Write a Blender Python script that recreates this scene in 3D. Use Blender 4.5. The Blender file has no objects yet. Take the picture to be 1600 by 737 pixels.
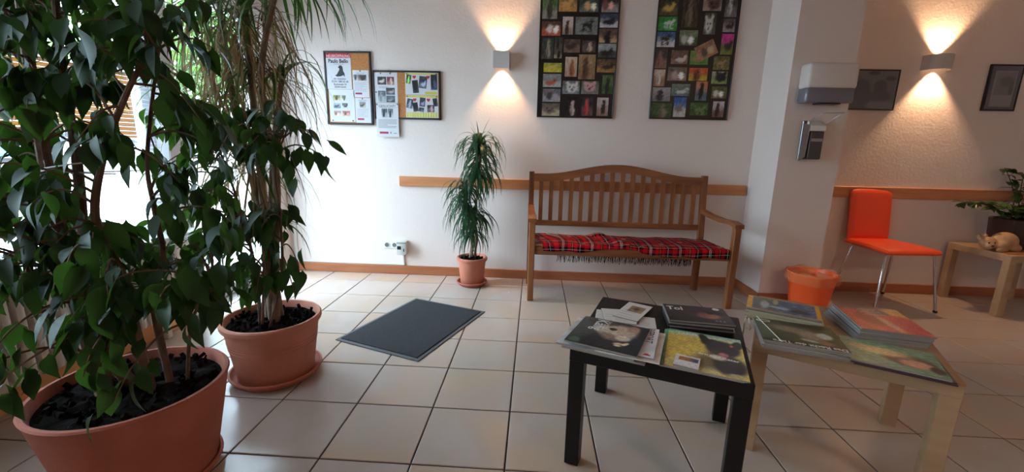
import bpy, bmesh, math, random
from mathutils import Vector, Matrix, Euler
PI = math.pi
sc = bpy.context.scene
C = sc.collection
random.seed(7)
# ------------------------------------------------------------------ camera
FPX = 655.72
CAM = Vector((0.0709, -3.2711, 1.1006))
RX = Vector((0.99824737, 0.05460709, 0.02280911))     # right
RD = Vector((0.03342969, -0.20229201, -0.97875451))   # down
RF = Vector((-0.04883284, 0.97780162, -0.20376297))   # forward
cd = bpy.data.cameras.new('camera'); cam = bpy.data.objects.new('camera', cd); C.objects.link(cam)
cd.sensor_width = 36.0; cd.lens = FPX / 1600 * 36.0; cd.clip_start = 0.02; cd.clip_end = 300
mw = Matrix(((RX.x, -RD.x, -RF.x, CAM.x), (RX.y, -RD.y, -RF.y, CAM.y), (RX.z, -RD.z, -RF.z, CAM.z), (0, 0, 0, 1)))
cam.matrix_world = mw
sc.camera = cam
# ------------------------------------------------------------------ world, sun, exposure
w = bpy.data.worlds.new('world'); sc.world = w; w.use_nodes = True
nt = w.node_tree; nt.nodes.clear()
wo = nt.nodes.new('ShaderNodeOutputWorld'); bg = nt.nodes.new('ShaderNodeBackground')
bg.inputs['Color'].default_value = (0.63, 0.84, 1.0, 1); bg.inputs['Strength'].default_value = 19.0
nt.links.new(bg.outputs[0], wo.inputs[0])      # overcast sky: zenith about three times as bright as the horizon
wt = nt.nodes.new('ShaderNodeTexCoord'); wx = nt.nodes.new('ShaderNodeSeparateXYZ'); nt.links.new(wt.outputs['Generated'], wx.inputs[0])
wm = nt.nodes.new('ShaderNodeMapRange'); wm.inputs[1].default_value = 0; wm.inputs[2].default_value = 1; wm.inputs[3].default_value = 12.0; wm.inputs[4].default_value = 52.0
nt.links.new(wx.outputs['Z'], wm.inputs[0]); nt.links.new(wm.outputs[0], bg.inputs['Strength'])
sl = bpy.data.lights.new('sun', 'SUN'); sl.energy = 1.5; sl.angle = 0.02; sl.color = (1, 0.95, 0.87)
sun = bpy.data.objects.new('sun', sl); C.objects.link(sun)
sun.rotation_euler = Vector((-0.75, 0.35, -1.0)).to_track_quat('-Z', 'Y').to_euler()
sc.view_settings.view_transform = 'Standard'; sc.view_settings.look = 'None'
sc.view_settings.gamma = 1.0; sc.view_settings.use_curve_mapping = False
sc.view_settings.exposure = 0.0
cy = sc.cycles
cy.max_bounces = 10; cy.diffuse_bounces = 5; cy.glossy_bounces = 4; cy.transmission_bounces = 6
cy.transparent_max_bounces = 16; cy.sample_clamp_indirect = 6.0; cy.caustics_reflective = False; cy.caustics_refractive = False
cy.use_denoising = True
def portal(loc, sx, sy):        # sampling portal that fills a glazed opening of the left wall
    l = bpy.data.lights.new('portal', 'AREA'); l.shape = 'RECTANGLE'; l.size = sx; l.size_y = sy; l.energy = 1
    o = bpy.data.objects.new('portal', l); C.objects.link(o); o.location = loc
    o.rotation_euler = Vector((1, 0, 0)).to_track_quat('-Z', 'Y').to_euler()
    l.cycles.is_portal = True
portal((-2.23, -2.08, 1.325), 1.51, 2.4)
portal((-2.23, -0.345, 1.03), 2.06, 0.85)

# ------------------------------------------------------------------ helpers
INV = {}
def lin(c):
    f = lambda v: v / 12.92 if v <= 0.04045 else ((v + 0.055) / 1.055) ** 2.4
    return tuple(f(max(0.0, min(1.0, x))) for x in c)
def rgb(r, g, b): return lin((r / 255, g / 255, b / 255))
MATS = {}
def mat(name, col, rough=0.6, metal=0.0, bump=0.0, bscale=60, var=0.0, vscale=6, spec=0.5, rnd=0.0, emis=None, estr=0, stretch=None, coat=0.0, col2=None):
    if name in MATS: return MATS[name]
    m = bpy.data.materials.new(name); m.use_nodes = True; t = m.node_tree; b = t.nodes['Principled BSDF']
    b.inputs['Base Color'].default_value = (*col, 1); b.inputs['Roughness'].default_value = rough
    b.inputs['Metallic'].default_value = metal; b.inputs['Specular IOR Level'].default_value = spec
    b.inputs['Coat Weight'].default_value = coat
    tc = t.nodes.new('ShaderNodeTexCoord'); mp = t.nodes.new('ShaderNodeMapping'); t.links.new(tc.outputs['Object'], mp.inputs[0])
    if stretch: mp.inputs['Scale'].default_value = stretch
    last = None
    if var > 0 or col2:
        n = t.nodes.new('ShaderNodeTexNoise'); n.inputs['Scale'].default_value = vscale; n.inputs['Detail'].default_value = 5
        t.links.new(mp.outputs[0], n.inputs[0])
        cr = t.nodes.new('ShaderNodeValToRGB')
        c2 = col2 or tuple(x * (1 - var) for x in col)
        cr.color_ramp.elements[0].position = 0.35; cr.color_ramp.elements[1].position = 0.65
        cr.color_ramp.elements[0].color = (*c2, 1); cr.color_ramp.elements[1].color = (*col, 1)
        t.links.new(n.outputs['Fac'], cr.inputs[0]); last = cr.outputs[0]
    if rnd > 0:
        oi = t.nodes.new('ShaderNodeObjectInfo'); mr = t.nodes.new('ShaderNodeMapRange')
        mr.inputs[3].default_value = 1 - rnd; mr.inputs[4].default_value = 1 + rnd
        t.links.new(oi.outputs['Random'], mr.inputs[0])
        hs = t.nodes.new('ShaderNodeHueSaturation'); t.links.new(mr.outputs[0], hs.inputs['Value'])
        if last: t.links.new(last, hs.inputs['Color'])
        else: hs.inputs['Color'].default_value = (*col, 1)
        last = hs.outputs[0]
    if last: t.links.new(last, b.inputs['Base Color'])
    if bump > 0:
        n2 = t.nodes.new('ShaderNodeTexNoise'); n2.inputs['Scale'].default_value = bscale; n2.inputs['Detail'].default_value = 4
        t.links.new(mp.outputs[0], n2.inputs[0])
        bp = t.nodes.new('ShaderNodeBump'); bp.inputs['Strength'].default_value = bump; bp.inputs['Distance'].default_value = 0.01
        t.links.new(n2.outputs['Fac'], bp.inputs['Height']); t.links.new(bp.outputs[0], b.inputs['Normal'])
    if emis: b.inputs['Emission Color'].default_value = (*emis, 1); b.inputs['Emission Strength'].default_value = estr
    MATS[name] = m; return m
def wood(name, c1, c2, axis=0, scale=14, rough=0.42):
    st = [1.0, 1.0, 1.0]; st[axis] = 0.12
    return mat(name, rgb(*c1), rough, col2=rgb(*c2), vscale=scale, stretch=tuple(s * 1.6 for s in st), bump=0.08, bscale=50)
def leafmat(name, col, trans, rough=0.38, rnd=0.35, tw=0.28):
    m = bpy.data.materials.new(name); m.use_nodes = True; t = m.node_tree; b = t.nodes['Principled BSDF']; out = t.nodes['Material Output']
    b.inputs['Roughness'].default_value = rough; b.inputs['Specular IOR Level'].default_value = .22
    oi = t.nodes.new('ShaderNodeObjectInfo'); nz = t.nodes.new('ShaderNodeTexNoise'); nz.inputs['Scale'].default_value = 9
    geo = t.nodes.new('ShaderNodeNewGeometry'); t.links.new(geo.outputs['Position'], nz.inputs[0])
    ad = t.nodes.new('ShaderNodeMath'); ad.operation = 'ADD'; t.links.new(oi.outputs['Random'], ad.inputs[0]); t.links.new(nz.outputs['Fac'], ad.inputs[1])
    mr = t.nodes.new('ShaderNodeMapRange'); mr.inputs[1].default_value = 0.2; mr.inputs[2].default_value = 1.6
    mr.inputs[3].default_value = 1 - rnd; mr.inputs[4].default_value = 1 + rnd; t.links.new(ad.outputs[0], mr.inputs[0])
    hs = t.nodes.new('ShaderNodeHueSaturation'); hs.inputs['Color'].default_value = (*col, 1); t.links.new(mr.outputs[0], hs.inputs['Value'])
    t.links.new(hs.outputs[0], b.inputs['Base Color'])
    tr = t.nodes.new('ShaderNodeBsdfTranslucent'); tr.inputs[0].default_value = (*trans, 1)
    mx = t.nodes.new('ShaderNodeMixShader'); mx.inputs[0].default_value = tw
    t.links.new(b.outputs[0], mx.inputs[1]); t.links.new(tr.outputs[0], mx.inputs[2]); t.links.new(mx.outputs[0], out.inputs[0])
    MATS[name] = m; return m
def glassmat(name, tint=(1, 1, 1), gl=0.06, rough=0.0):
    m = bpy.data.materials.new(name); m.use_nodes = True; t = m.node_tree; t.nodes.remove(t.nodes['Principled BSDF']); out = t.nodes['Material Output']
    a = t.nodes.new('ShaderNodeBsdfTransparent'); a.inputs[0].default_value = (*tint, 1); g = t.nodes.new('ShaderNodeBsdfGlossy'); g.inputs['Roughness'].default_value = rough
    lw = t.nodes.new('ShaderNodeLayerWeight'); lw.inputs[0].default_value = 0.25
    mm = t.nodes.new('ShaderNodeMath'); mm.operation = 'MULTIPLY_ADD'; mm.inputs[1].default_value = 0.6; mm.inputs[2].default_value = gl
    t.links.new(lw.outputs['Fresnel'], mm.inputs[0])
    mx = t.nodes.new('ShaderNodeMixShader'); t.links.new(mm.outputs[0], mx.inputs[0]); t.links.new(a.outputs[0], mx.inputs[1]); t.links.new(g.outputs[0], mx.inputs[2])
    t.links.new(mx.outputs[0], out.inputs[0]); MATS[name] = m; return m
def vcmat(name, rough=0.45, spec=0.4):
    m = bpy.data.materials.new(name); m.use_nodes = True; t = m.node_tree; b = t.nodes['Principled BSDF']
    a = t.nodes.new('ShaderNodeAttribute'); a.attribute_name = 'Col'; t.links.new(a.outputs['Color'], b.inputs['Base Color'])
    b.inputs['Roughness'].default_value = rough; b.inputs['Specular IOR Level'].default_value = spec; MATS[name] = m; return m

def finish(name, me, material, parent, inv=True, smooth=False):
    if parent is not None and inv and parent in INV: me.transform(INV[parent])
    o = bpy.data.objects.new(name, me); C.objects.link(o)
    if material is not None: me.materials.append(material)
    if parent is not None:
        o.parent = parent
        if parent in INV: INV[o] = INV[parent]
    if smooth:
        me.polygons.foreach_set('use_smooth', [True] * len(me.polygons)); me.update()
        try: me.set_sharp_from_angle(angle=math.radians(42))
        except Exception: pass
    return o
class MB:
    def __init__(s): s.bm = bmesh.new()
    def box(s, c, d, bev=0.0, rot=None, seg=1, taper=None):
        m = Matrix.Translation(c)
        if rot is not None: m = m @ (rot if isinstance(rot, Matrix) else Matrix.Rotation(rot, 4, 'Z'))
        r = bmesh.ops.create_cube(s.bm, size=1.0)
        vs = r['verts']
        for v in vs:
            v.co = Vector((v.co.x * d[0], v.co.y * d[1], v.co.z * d[2]))
            if taper and v.co.z < 0: v.co.x *= taper; v.co.y *= taper
        if bev > 0:
            es = list({e for v in vs for e in v.link_edges})
            rr = bmesh.ops.bevel(s.bm, geom=es, offset=bev, segments=seg, affect='EDGES', profile=0.5)
            vs = list({v for v in rr['verts']} | {v for v in vs if v.is_valid})
        for v in vs: v.co = m @ v.co
        return s
    def span(s, a, b, bev=0.0):
        return s.box([(a[i] + b[i]) / 2 for i in range(3)], [abs(b[i] - a[i]) for i in range(3)], bev)
    def tube(s, pts, r, n=8, cap=True, flat=1.0):
        pts = [Vector(p) for p in pts]; k = len(pts)
        rs = r if isinstance(r, (list, tuple)) else [r] * k
        prev = None; rings = []
        for i, p in enumerate(pts):
            t = (pts[min(i + 1, k - 1)] - pts[max(i - 1, 0)])
            t = t.normalized() if t.length > 1e-9 else Vector((0, 0, 1))
            if prev is None: a = t.orthogonal().normalized()
            else:
                a = prev - t * prev.dot(t)
                a = a.normalized() if a.length > 1e-6 else t.orthogonal().normalized()
            prev = a; b = t.cross(a)
            rings.append([s.bm.verts.new(p + (a * math.cos(2 * PI * j / n) + b * flat * math.sin(2 * PI * j / n)) * rs[i]) for j in range(n)])
        for i in range(k - 1):
            for j in range(n):
                s.bm.faces.new((rings[i][j], rings[i][(j + 1) % n], rings[i + 1][(j + 1) % n], rings[i + 1][j]))
        if cap: s.bm.faces.new(rings[0][::-1]); s.bm.faces.new(rings[-1])
        return s
    def lathe(s, prof, c=(0, 0, 0), n=32, sx=1.0, fn=None):
        rings = []
        for r, z in prof:
            ring = []
            for j in range(n):
                a = 2 * PI * j / n; rr, zz = (r, z) if fn is None else fn(r, z, a)
                ring.append(s.bm.verts.new((c[0] + rr * math.cos(a) * sx, c[1] + rr * math.sin(a), c[2] + zz)))
            rings.append(ring)
        for i in range(len(rings) - 1):
            for j in range(n):
                try: s.bm.faces.new((rings[i][j], rings[i][(j + 1) % n], rings[i + 1][(j + 1) % n], rings[i + 1][j]))
                except ValueError: pass
        if prof[0][0] > 0.0005: s.bm.faces.new(rings[0][::-1])
        if prof[-1][0] > 0.0005: s.bm.faces.new(rings[-1])
        return s
    def open_lathe(s, prof, c=(0, 0, 0), n=32, fn=None):
        rings = []
        for r, z in prof:
            ring = []
            for j in range(n):
                a = 2 * PI * j / n; rr, zz = (r, z) if fn is None else fn(r, z, a)
                ring.append(s.bm.verts.new((c[0] + rr * math.cos(a), c[1] + rr * math.sin(a), c[2] + zz)))
            rings.append(ring)
        for i in range(len(rings) - 1):
            for j in range(n): s.bm.faces.new((rings[i][j], rings[i][(j + 1) % n], rings[i + 1][(j + 1) % n], rings[i + 1][j]))
        return s
    def prism(s, poly, axis, a, b):
        def mk(p, q):
            if axis == 'y': return (p[0], q, p[1])
            if axis == 'x': return (q, p[0], p[1])
            return (p[0], p[1], q)
        A = [s.bm.verts.new(mk(p, a)) for p in poly]; B = [s.bm.verts.new(mk(p, b)) for p in poly]
        n = len(poly); s.bm.faces.new(A); s.bm.faces.new(B[::-1])
        for i in range(n): s.bm.faces.new((A[i], B[i], B[(i + 1) % n], A[(i + 1) % n]))
        return s
    def build(s, name, material, parent=None, smooth=False, kind=None):
        bmesh.ops.recalc_face_normals(s.bm, faces=s.bm.faces)
        me = bpy.data.meshes.new(name); s.bm.to_mesh(me); s.bm.free()
        o = finish(name, me, material, parent, True, smooth)
        if kind: o['kind'] = kind
        return o
def tag(o, label=None, cat=None, group=None, kind=None):
    if label: o['label'] = label
    if cat: o['category'] = cat
    if group: o['group'] = group
    if kind: o['kind'] = kind
    return o
def thing(name, label, cat, loc=(0, 0, 0), rz=0.0, group=None):
    o = bpy.data.objects.new(name, None); C.objects.link(o); o.empty_display_size = 0.1
    o.location = loc; o.rotation_euler = (0, 0, rz)
    INV[o] = (Matrix.Translation(loc) @ Matrix.Rotation(rz, 4, 'Z')).inverted()
    return tag(o, label, cat, group)
def ray(x, y): return RX * ((x - 800) / FPX) + RD * ((y - 368.5) / FPX) + RF
def pt(x, y, d): return CAM + ray(x, y) * d
def on_y(x, y, Y):
    r = ray(x, y); return CAM + r * ((Y - CAM.y) / r.y)
def on_z(x, y, Z):
    r = ray(x, y); return CAM + r * ((Z - CAM.z) / r.z)
def pix(p):
    q = Vector(p) - CAM; z = q.dot(RF); return (800 + FPX * q.dot(RX) / z, 368.5 + FPX * q.dot(RD) / z, z)

# grid of vertex colours painted by a function of (u, v): a flat print
def picture(name, parent, O, U, V, nx, ny, fn, material, bulge=0.0):
    vs = []; cols = []
    N = Vector(U).cross(Vector(V)).normalized()
    for j in range(ny + 1):
        for i in range(nx + 1):
            u, v = i / nx, j / ny
            p = Vector(O) + Vector(U) * u + Vector(V) * v
            if bulge: p += N * bulge * math.sin(PI * u)
            vs.append(p); c = fn(u, v); cols.extend((*lin(c), 1.0))
    fs = [(j * (nx + 1) + i, j * (nx + 1) + i + 1, (j + 1) * (nx + 1) + i + 1, (j + 1) * (nx + 1) + i) for j in range(ny) for i in range(nx)]
    me = bpy.data.meshes.new(name); me.from_pydata([tuple(v) for v in vs], [], fs)
    at = me.color_attributes.new('Col', 'FLOAT_COLOR', 'POINT'); at.data.foreach_set('color', cols)
    return finish(name, me, material, parent)
def quads(name, parent, material, rects):   # rects: (O,U,V)
    vs = []; fs = []
    for O, U, V in rects:
        O, U, V = Vector(O), Vector(U), Vector(V); k = len(vs)
        vs += [tuple(O), tuple(O + U), tuple(O + U + V), tuple(O + V)]; fs.append((k, k + 1, k + 2, k + 3))
    me = bpy.data.meshes.new(name); me.from_pydata(vs, [], fs)
    return finish(name, me, material, parent)
def text(s, size, O, U, V, parent, material, name='lettering', sx=1.0, align='LEFT', fat=0.0):
    cu = bpy.data.curves.new('t', 'FONT'); cu.body = s; cu.size = size; cu.align_x = align; cu.offset = fat; cu.resolution_u = 2
    to = bpy.data.objects.new('t', cu); C.objects.link(to)
    me = bpy.data.meshes.new_from_object(to); bpy.data.objects.remove(to)
    me.materials.clear()
    U, V = Vector(U).normalized(), Vector(V).normalized(); N = U.cross(V)
    M = Matrix(((U.x * sx, V.x, N.x, O[0]), (U.y * sx, V.y, N.y, O[1]), (U.z * sx, V.z, N.z, O[2]), (0, 0, 0, 1)))
    me.transform(M); me.name = name
    return finish(name, me, material, parent)
def sm(a, b, x):
    t = max(0.0, min(1.0, (x - a) / (b - a) if b != a else 0.0)); return t * t * (3 - 2 * t)
def mixc(a, b, t): return tuple(a[i] * (1 - t) + b[i] * t for i in range(3))
def ell(u, v, cx, cy_, rx, ry, soft=0.25, ang=0.0):
    dx, dy = u - cx, v - cy_
    if ang: dx, dy = dx * math.cos(ang) + dy * math.sin(ang), -dx * math.sin(ang) + dy * math.cos(ang)
    d = math.sqrt((dx / rx) ** 2 + (dy / ry) ** 2); return 1 - sm(1 - soft, 1 + soft, d)
def nz(u, v, s=0):
    return (math.sin(u * 9.1 + s * 1.7 + 2.3 * math.sin(v * 7.3 + s)) * math.sin(v * 11.7 + s * 2.9 + 1.9 * math.sin(u * 5.1 - s)) + 0.5 * math.sin(u * 23 + s * 5) * math.sin(v * 19 + s * 3)) / 1.5
def h255(c): return tuple(x / 255 for x in c)

# ------------------------------------------------------------------ materials
M_wall = mat('white_roughcast', rgb(232, 219, 212), 0.85, bump=0.16, bscale=60, spec=0.2)
M_ceil = mat('ceiling_white', rgb(196, 184, 174), 0.9, bump=0.1, bscale=80, spec=0.2)
M_grout = mat('dark_grout', rgb(36, 28, 26), 0.9)
M_pine = wood('pine_rail', (205, 140, 92), (186, 118, 72), 0, 12)
M_base = wood('orange_skirting', (176, 110, 74), (156, 92, 58), 0, 10)
M_white = mat('white_lacquer', rgb(226, 226, 224), 0.35)
M_frame_w = mat('white_window_frame', rgb(222, 224, 228), 0.4)
M_black = mat('black_lacquer', rgb(12, 11, 12), 0.42, spec=0.35, bump=0.03, bscale=200)
M_blackframe = mat('black_frame', rgb(18, 17, 18), 0.35)
M_birch = wood('birch_foil', (178, 146, 112), (164, 131, 98), 0, 10, 0.5)
M_terra = mat('terracotta', rgb(198, 128, 104), 0.8, var=0.16, vscale=9, bump=0.15, bscale=90)
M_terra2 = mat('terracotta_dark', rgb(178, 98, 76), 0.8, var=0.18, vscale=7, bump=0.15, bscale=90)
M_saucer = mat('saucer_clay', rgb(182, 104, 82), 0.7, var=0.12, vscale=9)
M_soil = mat('potting_soil', rgb(26, 20, 17), 0.95, spec=0.05, bump=0.8, bscale=60, var=0.5, vscale=40)
M_glass = glassmat('pane_glass')
M_print = vcmat('print', 0.4)
M_gloss = vcmat('glossy_cover', 0.28, 0.5)
M_paper = mat('white_paper', rgb(208, 208, 214), 0.6)
M_paper2 = mat('cream_paper', rgb(226, 220, 206), 0.6)
M_ink = mat('black_ink', rgb(30, 28, 34), 0.6)
M_inkg = mat('grey_ink', rgb(120, 124, 132), 0.6)
M_inkw = mat('white_ink', rgb(228, 226, 222), 0.5)
M_red = mat('red_print', rgb(190, 36, 52), 0.6)
M_mag = mat('magenta_print', rgb(160, 30, 70), 0.6)
M_yel = mat('yellow_green_print', rgb(206, 200, 48), 0.6)
M_cork = mat('cork', rgb(190, 128, 74), 0.9, var=0.25, vscale=80, bump=0.2, bscale=150)
M_chrome = mat('chrome', rgb(200, 200, 205), 0.12, metal=1.0)
M_steel = mat('brushed_steel', rgb(165, 165, 168), 0.3, metal=1.0)
M_orange = mat('orange_upholstery', rgb(232, 78, 30), 0.45, bump=0.05, bscale=200)
M_bin = mat('orange_plastic', rgb(255, 98, 44), 0.4)
M_rubber = mat('black_rubber', rgb(18, 18, 19), 0.7)
M_bench = {a: wood('bench_wood_%d' % a, (150, 94, 54), (120, 70, 38), a, 13, 0.4) for a in (0, 1, 2)}

# ------------------------------------------------------------------ room
WY = 0.227; LX = -2.05; RXX = 5.2; FY = -6.0; H = 2.6; LO = -2.25
def struct(o): o['kind'] = 'structure'; return o
struct(MB().span((LO, WY, -0.15), (RXX + .2, WY + .2, H)).build('wall_back', M_wall))
struct(MB().span((RXX, FY, -0.15), (RXX + .2, WY, H)).build('wall_right', M_wall))
struct(MB().span((LO, FY - .2, -0.15), (RXX + .2, FY, H)).build('wall_front', M_wall))
struct(MB().span((LO, FY - .2, H), (RXX + .2, WY + .2, H + .15)).build('ceiling', M_ceil))
wl = MB()
wl.span((LO, FY, -.15), (LX, -0.88, 0.57)); wl.span((LO, FY, 2.08), (LX, WY, H)); wl.span((LO, 0.09, -.15), (LX, WY, 2.08))
wl.span((LO, FY, .57), (LX, -3.28, 2.08))
struct(wl.build('wall_left', M_wall))
# column standing against the back wall
CX0, CX1, CY = 1.79, 2.205, -0.15
struct(MB().span((CX0, CY, -0.1), (CX1, WY, H)).build('wall_column', M_wall))
# floor: grout bed and tiles
fl = struct(MB().span((LX, FY, -0.15), (RXX, WY, -0.004)).build('floor', M_grout))
T = 1 / 3; G = 0.0056
tmat = bpy.data.materials.new('glazed_floor_tile'); tmat.use_nodes = True; t = tmat.node_tree; b = t.nodes['Principled BSDF']
geo = t.nodes.new('ShaderNodeNewGeometry'); n1 = t.nodes.new('ShaderNodeTexNoise'); n1.inputs['Scale'].default_value = 2.2; n1.inputs['Detail'].default_value = 6; n1.inputs['Distortion'].default_value = 0.6
oi = t.nodes.new('ShaderNodeObjectInfo'); va = t.nodes.new('ShaderNodeVectorMath'); va.operation = 'ADD'
vm = t.nodes.new('ShaderNodeVectorMath'); vm.operation = 'SCALE'; vm.inputs[0].default_value = (40, 23, 11); t.links.new(oi.outputs['Random'], vm.inputs['Scale'])
t.links.new(geo.outputs['Position'], va.inputs[0]); t.links.new(vm.outputs[0], va.inputs[1]); t.links.new(va.outputs[0], n1.inputs[0])
cr = t.nodes.new('ShaderNodeValToRGB'); e = cr.color_ramp.elements
e[0].position = 0.36; e[0].color = (*rgb(190, 166, 146), 1); e[1].position = 0.62; e[1].color = (*rgb(186, 172, 164), 1)
el = e.new(0.5); el.color = (*rgb(184, 167, 155), 1)
t.links.new(n1.outputs['Fac'], cr.inputs[0]); t.links.new(cr.outputs[0], b.inputs['Base Color'])
n2 = t.nodes.new('ShaderNodeTexNoise'); n2.inputs['Scale'].default_value = 14; t.links.new(va.outputs[0], n2.inputs[0])
mr = t.nodes.new('ShaderNodeMapRange'); mr.inputs[3].default_value = 0.17; mr.inputs[4].default_value = 0.30; t.links.new(n2.outputs['Fac'], mr.inputs[0]); t.links.new(mr.outputs[0], b.inputs['Roughness'])
bp = t.nodes.new('ShaderNodeBump'); bp.inputs['Strength'].default_value = 0.08; bp.inputs['Distance'].default_value = 0.01; t.links.new(n2.outputs['Fac'], bp.inputs['Height']); t.links.new(bp.outputs[0], b.inputs['Normal'])
M_tile = tmat
def tile_mesh(sx, sy):
    bm = bmesh.new(); hx, hy = sx / 2 - G / 2, sy / 2 - G / 2; c = 0.0025
    a = [bm.verts.new((x * hx, y * hy, -0.005)) for x, y in ((-1, -1), (1, -1), (1, 1), (-1, 1))]
    b_ = [bm.verts.new((x * hx, y * hy, -c * .6)) for x, y in ((-1, -1), (1, -1), (1, 1), (-1, 1))]
    d = [bm.verts.new((x * (hx - c), y * (hy - c), 0)) for x, y in ((-1, -1), (1, -1), (1, 1), (-1, 1))]
    for i in range(4):
        j = (i + 1) % 4; bm.faces.new((a[i], a[j], b_[j], b_[i])); bm.faces.new((b_[i], b_[j], d[j], d[i]))
    bm.faces.new(d)
    me = bpy.data.meshes.new('tile'); bm.to_mesh(me); bm.free(); me.materials.append(M_tile); return me
tiles = []
tcache = {}
nfar = 0
far = MB()
for i in range(-7, 16):
    for j in range(-18, 1):
        x0, x1, y0, y1 = max(i * T, LX), min((i + 1) * T, RXX), max(j * T, FY), min((j + 1) * T, WY)
        if x1 - x0 < 0.02 or y1 - y0 < 0.02: continue
        px = pix(((x0 + x1) / 2, (y0 + y1) / 2, 0))
        if px[2] > 0.3 and -260 < px[0] < 1860 and px[1] < 1000: tiles.append((x0, x1, y0, y1))
        else: far.span((x0 + G / 2, y0 + G / 2, -.005), (x1 - G / 2, y1 - G / 2, 0)); nfar += 1
for x0, x1, y0, y1 in tiles:
    k = (round(x1 - x0, 3), round(y1 - y0, 3))
    if k not in tcache: tcache[k] = tile_mesh(*k)
    o = bpy.data.objects.new('tile', tcache[k]); C.objects.link(o); o.location = ((x0 + x1) / 2, (y0 + y1) / 2, 0.0)
    o.rotation_euler = (random.uniform(-.0012, .0012), random.uniform(-.0012, .0012), 0); o.parent = fl
far.build('tile', M_tile, fl, kind='stuff')
# skirting
def board(name, a, b, m, bev=0.004): return struct(MB().span(a, b, bev).build(name, m))
BH = 0.078
board('baseboard_back', (LX + .016, WY - .016, 0.0), (CX0, WY, BH), M_base)
board('baseboard_right', (CX1, WY - .016, 0.0), (RXX, WY, BH), M_base)
board('baseboard_column', (CX0 - .016, CY - .016, 0.0), (CX1 + .016, CY, BH), M_base)
board('baseboard_column_left', (CX0 - .016, CY, 0.0), (CX0, WY - .016, BH), M_base)
board('baseboard_column_right', (CX1, CY, 0.0), (CX1 + .016, WY - .016, BH), M_base)
M_base_lit = wood('orange_skirting_lit', (240, 178, 112), (226, 160, 96), 1, 10)  # paler skirting copy, the bright light falling on it put into the colour
board('baseboard_left', (LX, FY, 0.0), (LX + .016, -0.9, 0.10), M_base_lit)
# wooden wall rail in two lengths, with knots
def rail(name, x0, x1, z0, z1):
    o = struct(MB().span((x0, WY - .02, z0), (x1, WY, z1), 0.003).build(name, M_pine))
    kn = MB(); n = 0
    x = x0 + 0.1
    while x < x1 - .05:
        kn.tube([(x, WY - .0204, random.uniform(z0 + .02, z1 - .02)), (x + .0001, WY - .0195, z0 + .05)], 0.005, 8); x += random.uniform(.14, .4)
    return o
rail('trim_1', -1.06, 1.775, 0.772, 0.853)
rail('trim_2', CX1, RXX, 0.783, 0.868)

# ------------------------------------------------------------------ windows and door of the left wall
def glazing(name, y0, y1, z0, z1, fw=0.055, mid=()):
    X = -2.17
    f = MB()
    f.span((X - .03, y0, z0), (X + .03, y1, z0 + fw), .004); f.span((X - .03, y0, z1 - fw), (X + .03, y1, z1), .004)
    f.span((X - .03, y0, z0 + fw), (X + .03, y0 + fw, z1 - fw), .004); f.span((X - .03, y1 - fw, z0 + fw), (X + .03, y1, z1 - fw), .004)
    for m in mid: f.span((X - .025, m - .03, z0 + fw), (X + .025, m + .03, z1 - fw), .004)
    o = struct(f.build(name, M_frame_w))
    MB().span((X - .004, y0 + fw, z0 + fw), (X + .004, y1 - fw, z1 - fw)).build('pane', M_glass, o)
    return o
w1 = glazing('window_1', -3.28, -0.88, 0.57, 2.08, mid=())
post = struct(MB().span((-2.25, -0.88, -.1), (-2.06, -0.775, 2.08), .004).build('trim_3', M_frame_w))
d1 = glazing('door_1', -0.775, 0.09, 0.0, 2.08, fw=0.075)
hm = MB(); hm.tube([(-2.14, -0.73, 1.0), (-2.09, -0.73, 1.0), (-2.085, -0.70, 1.0), (-2.085, -0.61, 1.0)], 0.009, 8); hm.span((-2.145, -.745, .95), (-2.135, -.715, 1.08), .003)
hm.build('door_handle', M_steel, d1, smooth=True)
struct(MB().span((-2.25, -0.775, -.02), (-2.05, 0.09, 0.001)).build('trim_4', mat('door_sill_metal', rgb(120, 116, 110), 0.4, metal=0.6)))
struct(MB().span((-2.06, -3.30, 0.56), (-1.90, -0.86, 0.585), .004).build('trim_5', M_white))     # window sill board
# venetian blind in front of window 1 (and its neighbour)
M_slat = mat('blind_slat', rgb(232, 234, 236), 0.45)
def blind(y0, y1, label, ztop=2.05, zbot=0.60):
    t_ = thing('venetian_blind', label, 'blind', (-2.10, (y0 + y1) / 2, zbot), 0)
    MB().span((-2.125, y0, ztop - .03), (-2.075, y1, ztop), .003).build('headrail', M_white, t_)
    MB().span((-2.115, y0, zbot), (-2.085, y1, zbot + .012), .003).build('bottom_rail', M_white, t_)
    s = MB(); z = zbot + .03; k = math.radians(6)
    while z < ztop - .04:
        a, c = .0125 * math.cos(k), .0125 * math.sin(k)
        for e_, (xa, za, xb, zb) in enumerate(((-a, c, 0, .0018), (0, .0018, a, -c))):
            v = [s.bm.verts.new(p) for p in ((-2.10 + xa, y0, z + za), (-2.10 + xa, y1, z + za), (-2.10 + xb, y1, z + zb), (-2.10 + xb, y0, z + zb))]
            s.bm.faces.new(v)
        z += 0.0215
    s.build('slat', M_slat, t_, kind='stuff')
    for yy in (y0 + .15, (y0 + y1) / 2, y1 - .12):
        c_ = MB(); c_.tube([(-2.087, yy, zbot), (-2.087, yy, ztop)], 0.0012, 4); c_.tube([(-2.113, yy, zbot), (-2.113, yy, ztop)], 0.0012, 4); c_.build('cord', M_white, t_)
blind(-3.26, -0.90, 'white slatted venetian blind in the window behind the large ficus')
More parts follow.
